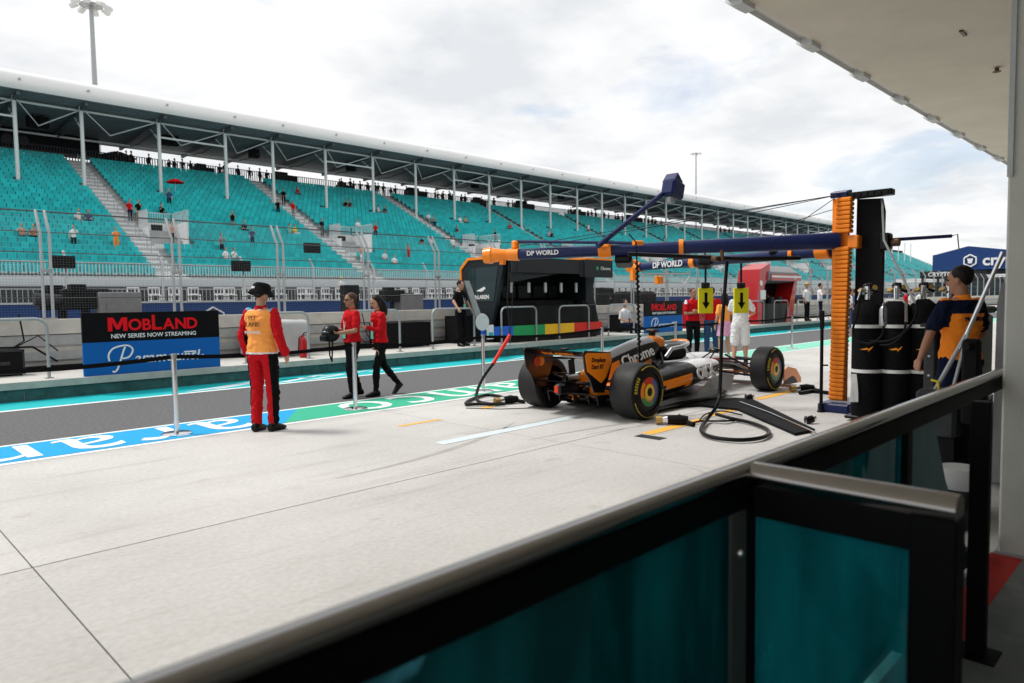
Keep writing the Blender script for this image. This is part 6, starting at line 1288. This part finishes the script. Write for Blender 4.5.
pa, pb = P(1003, 252, 0, 6.6), P(938, 398, 0, 6.6); g = MB(); g.tube([pa, pa.lerp(pb, .65)], .016, 10); g.build('long_pole', M['chrome'], r)
g = MB(); g.tube([pa.lerp(pb, .5), P(952, 392, 0, 6.55)], .014, 8); g.tube([pa.lerp(pb, .55), P(934, 392, 0, 6.6), P(930, 404, 0, 6.6)], .018, 8); g.build('short_pole', M['galv'], r)
bx = P(938, 420, 0, 6.6); g = MB(); g.box((bx.x-.1, bx.y-.15, .35), (bx.x+.2, bx.y+.15, .75), ch=.03); g.build('winch_body', M['dark_grey'], r)
g = MB(); g.cyl((bx.x, bx.y-.2, .10), (bx.x, bx.y-.14, .10), .10, n=20); g.cyl((bx.x, bx.y+.14, .10), (bx.x, bx.y+.2, .10), .10, n=20); g.box((bx.x-.1, bx.y-.14, .08), (bx.x+.5, bx.y+.14, .36)); g.build('wheel_base', M['black_matt'], r)
g = MB(); q = P(935, 385, 0, 6.55); g.tube([q+V((0, .03, .04)), q+V((0, -.02, .03)), q+V((0, -.03, -.04)), q+V((0, .02, -.05))], .010, 6); tag(g.build('yellow_handle', M['yellow_mark']), 'small yellow handle under the hand of the person in orange', 'handle')
flight(6.70, 7.10, 1.32, 1.50, 0, .68, 'black flight case with silver edges behind the railing', metal='steel', body='black_matt')
g = MB(); g.prism([(6.55, .05), (6.95, .05), (6.9, 1.55), (6.75, 1.62), (6.6, 1.45)], 1, 1.12, 1.22); me_ = g; tag(g.build('heavy_curtain', M['grey']), 'dark grey padded screen standing beside the pale column', 'screen')
g = MB(); g.box((6.45, 1.30, .5), (6.55, 1.42, 1.18), ch=.02); g.cyl((6.44, 1.36, 1.12), (6.40, 1.38, 1.12), .03, n=12); tag(g.build('bracket_arm', M['black_matt']), 'black bracket arm against the padded screen', 'bracket')
r = root('wheel_dolly', (5.5, 1.25, 0), 'black wheeled dolly with a pale round tub behind the railing', 'dolly')
g = MB(); g.box((5.2, 1.1, .10), (5.9, 1.5, .22), ch=.03); g.build('frame', M['black_matt'], r); g = MB(); g.lathe([(.16, .11), (.20, .12), (.36, .13), (.36, .11)], (5.5, 1.2, 0), axis=2, n=24); g.build('tub', M['sheet_grey'], r)
for (x, y) in ((5.25, 1.5), (5.8, 1.5), (5.25, 1.12)): g = MB(); g.cyl((x, y-.02, .07), (x, y+.02, .07), .07, n=16); g.build('wheel', M['rubber'], r)
# ================================================================ building: column, roof slab, floor
r = root('building_column', (5.2, .56, 0), 'pale grey rendered column at the right edge of the picture', 'column')
g = MB(); g.box((4.9, .22, 0), (5.5, .87, 4.99), ch=.012); g.build('shaft', M['column'], r)
g = MB(); g.box((4.885, .845, 2.2), (4.9, .872, 4.99)); g.box((4.88, .20, 0), (5.52, .885, .02)); g.build('corner_trim', M['galv'], r)
r = root('pit_building', (10, -2, 5), 'pit building with a wide beige overhanging roof slab above the apron', 'building')
g = MB(); g.box((-8, -8, 5.0), (62, 4.02, 5.6)); g.build('roof_slab', M['soffit'], r)
g = MB(); g.box((-8, -6.2, 0), (62, -6, 5.0)); g.build('rear_wall', M['column'], r)
for x in (13, 21, 29, 37, 45): g = MB(); g.box((x, .22, 0), (x+.6, .87, 4.99), ch=.012); g.build('column', M['column'], r)
g = MB(); g.box((-8, 4.03, 5.06), (62, 4.16, 5.09)); g.box((-8, 4.155, 5.0), (62, 4.165, 5.12)); g.build('gutter_strip', M['white'], r)
for k in range(-4, 28):
    x = 4.07*1.968+k*1.98; g = MB(); g.prism([(4.0, 4.94), (4.12, 4.93), (4.22, 5.0), (4.2, 5.1), (4.0, 5.1)], 0, x-.16, x+.16); g.build('gutter_bracket', M['offwhite'], r)
p = P(963, 33, 2, 4.99); g = MB(); g.box(p-V((.12, .02, .015)), p+V((.12, .02, .012))); p = P(997, 68, 2, 4.99); g.cyl(p, p-V((0, 0, .06)), .03, n=10); g.cyl(p-V((0, 0, .05)), p-V((0, 0, .06)), .06, n=10); g.build('sprinkler', M['brass_dark'], r)
b = MB(); b.prism([(2.4, .745), (4.9, .745), (4.9, .90), (2.4, .90)], 2, .002, .006); struct(b.build('red_floor_strip', M['red_floor'], smooth=False))
b = MB(); b.box((-4, -6, .001), (12, .745, .005)); struct(b.build('walkway_floor', M['floor_grey'], smooth=False))
# ================================================================ foreground railing
mm('rail_steel', (.30, .29, .285), .13, 1); mm('frame_black', (.003, .003, .004), .6, spec=.12); mm('post_grey', (.10, .09, .085), .5, .4)
r = root('glass_railing', (2, .93, 0), 'stainless topped black railing with teal panes in the foreground', 'railing')
RY = .93
def rail_profile(c, u, w_=.033, h_=.024):
    return [c+u*math.cos(a)*w_+V((0, 0, 1))*math.sin(a)*h_ for a in [2*math.pi*j/20 for j in range(20)]]
g = MB(); g.rings([rail_profile(V((x, RY, 1.052)), V((0, 1, 0))) for x in (-1.2, 6.3)]); g.build('handrail', M['rail_steel'], r, ang=60)
g = MB(); g.box((-1.2, RY-.026, .955), (6.3, RY+.026, 1.036), ch=.004); g.box((-1.2, RY-.032, 1.022), (6.3, RY+.032, 1.030)); g.build('top_channel', M['frame_black'], r)
g = MB(); g.box((-1.2, RY-.02, .06), (4.88, RY+.02, .12)); g.build('bottom_channel', M['frame_black'], r)
for x, w_ in ((.42, .035), (1.86, .035), (3.28, .035), (4.70, .03)):
    g = MB(); g.box((x-w_, RY-.03, 0), (x+w_, RY+.03, .96), ch=.004); g.build('post', M['frame_black'], r)
g = MB(); g.box((1.715, RY-.034, .1), (1.80, RY-.024, .955), ch=.003); g.build('clamp_plate', M['post_grey'], r)
g = MB(); g.lathe([(0, .012), (-.006, .012), (-.012, .008), (-.014, .001)], (1.757, RY-.034, .845), axis=1, n=16); g.build('bolt', M['chrome'], r)
g = MB(); g.prism([(3.32, .12), (4.45, .12), (4.25, .30), (3.95, .62), (3.72, .955), (3.32, .955)], 1, RY-.005, RY+.005); g.build('pane', M['film'], r, smooth=False)
for (a, b_) in ((-1.1, .38), (.46, 1.82), (1.90, 3.24)):
    g = MB(); g.box((a, RY-.005, .12), (b_, RY+.005, .955)); g.build('pane', M['film'], r, smooth=False)
r = root('return_railing', (1.86, .65, 0), 'short black railing panel with a brushed steel cap turning toward the camera', 'railing')
g = MB(); g.rings([rail_profile(V((1.86, y, 1.040)), V((1, 0, 0)), .042, .036) for y in (.905, .405)]); g.build('handrail', M['rail_steel'], r, ang=60)
g = MB(); g.box((1.828, .41, .93), (1.892, .895, 1.028), ch=.004); g.build('top_channel', M['frame_black'], r); g = MB(); g.box((1.845, .50, .06), (1.875, .895, .108)); g.build('bottom_channel', M['frame_black'], r)
g = MB(); g.box((1.82, .40, 0), (1.90, .50, 1.02), ch=.005); g.build('end_post', M['frame_black'], r)
g = MB(); g.box((1.852, .50, .11), (1.864, .895, .93)); g.build('pane', M['film'], r, smooth=False)
r = root('gate_post', (3.45, .68, 0), 'slim black post standing on the walkway in front of the pale column', 'post')
g = MB(); g.box((3.42, .645, 0), (3.48, .715, 1.09), ch=.004); g.build('post', M['frame_black'], r)
g = MB(); g.box((3.37, .60, .0), (3.53, .76, .012)); g.build('base_plate', M['frame_black'], r)
g = MB(); g.box((3.40, .715, .30), (3.46, .74, .34)); g.build('latch', M['galv'], r)
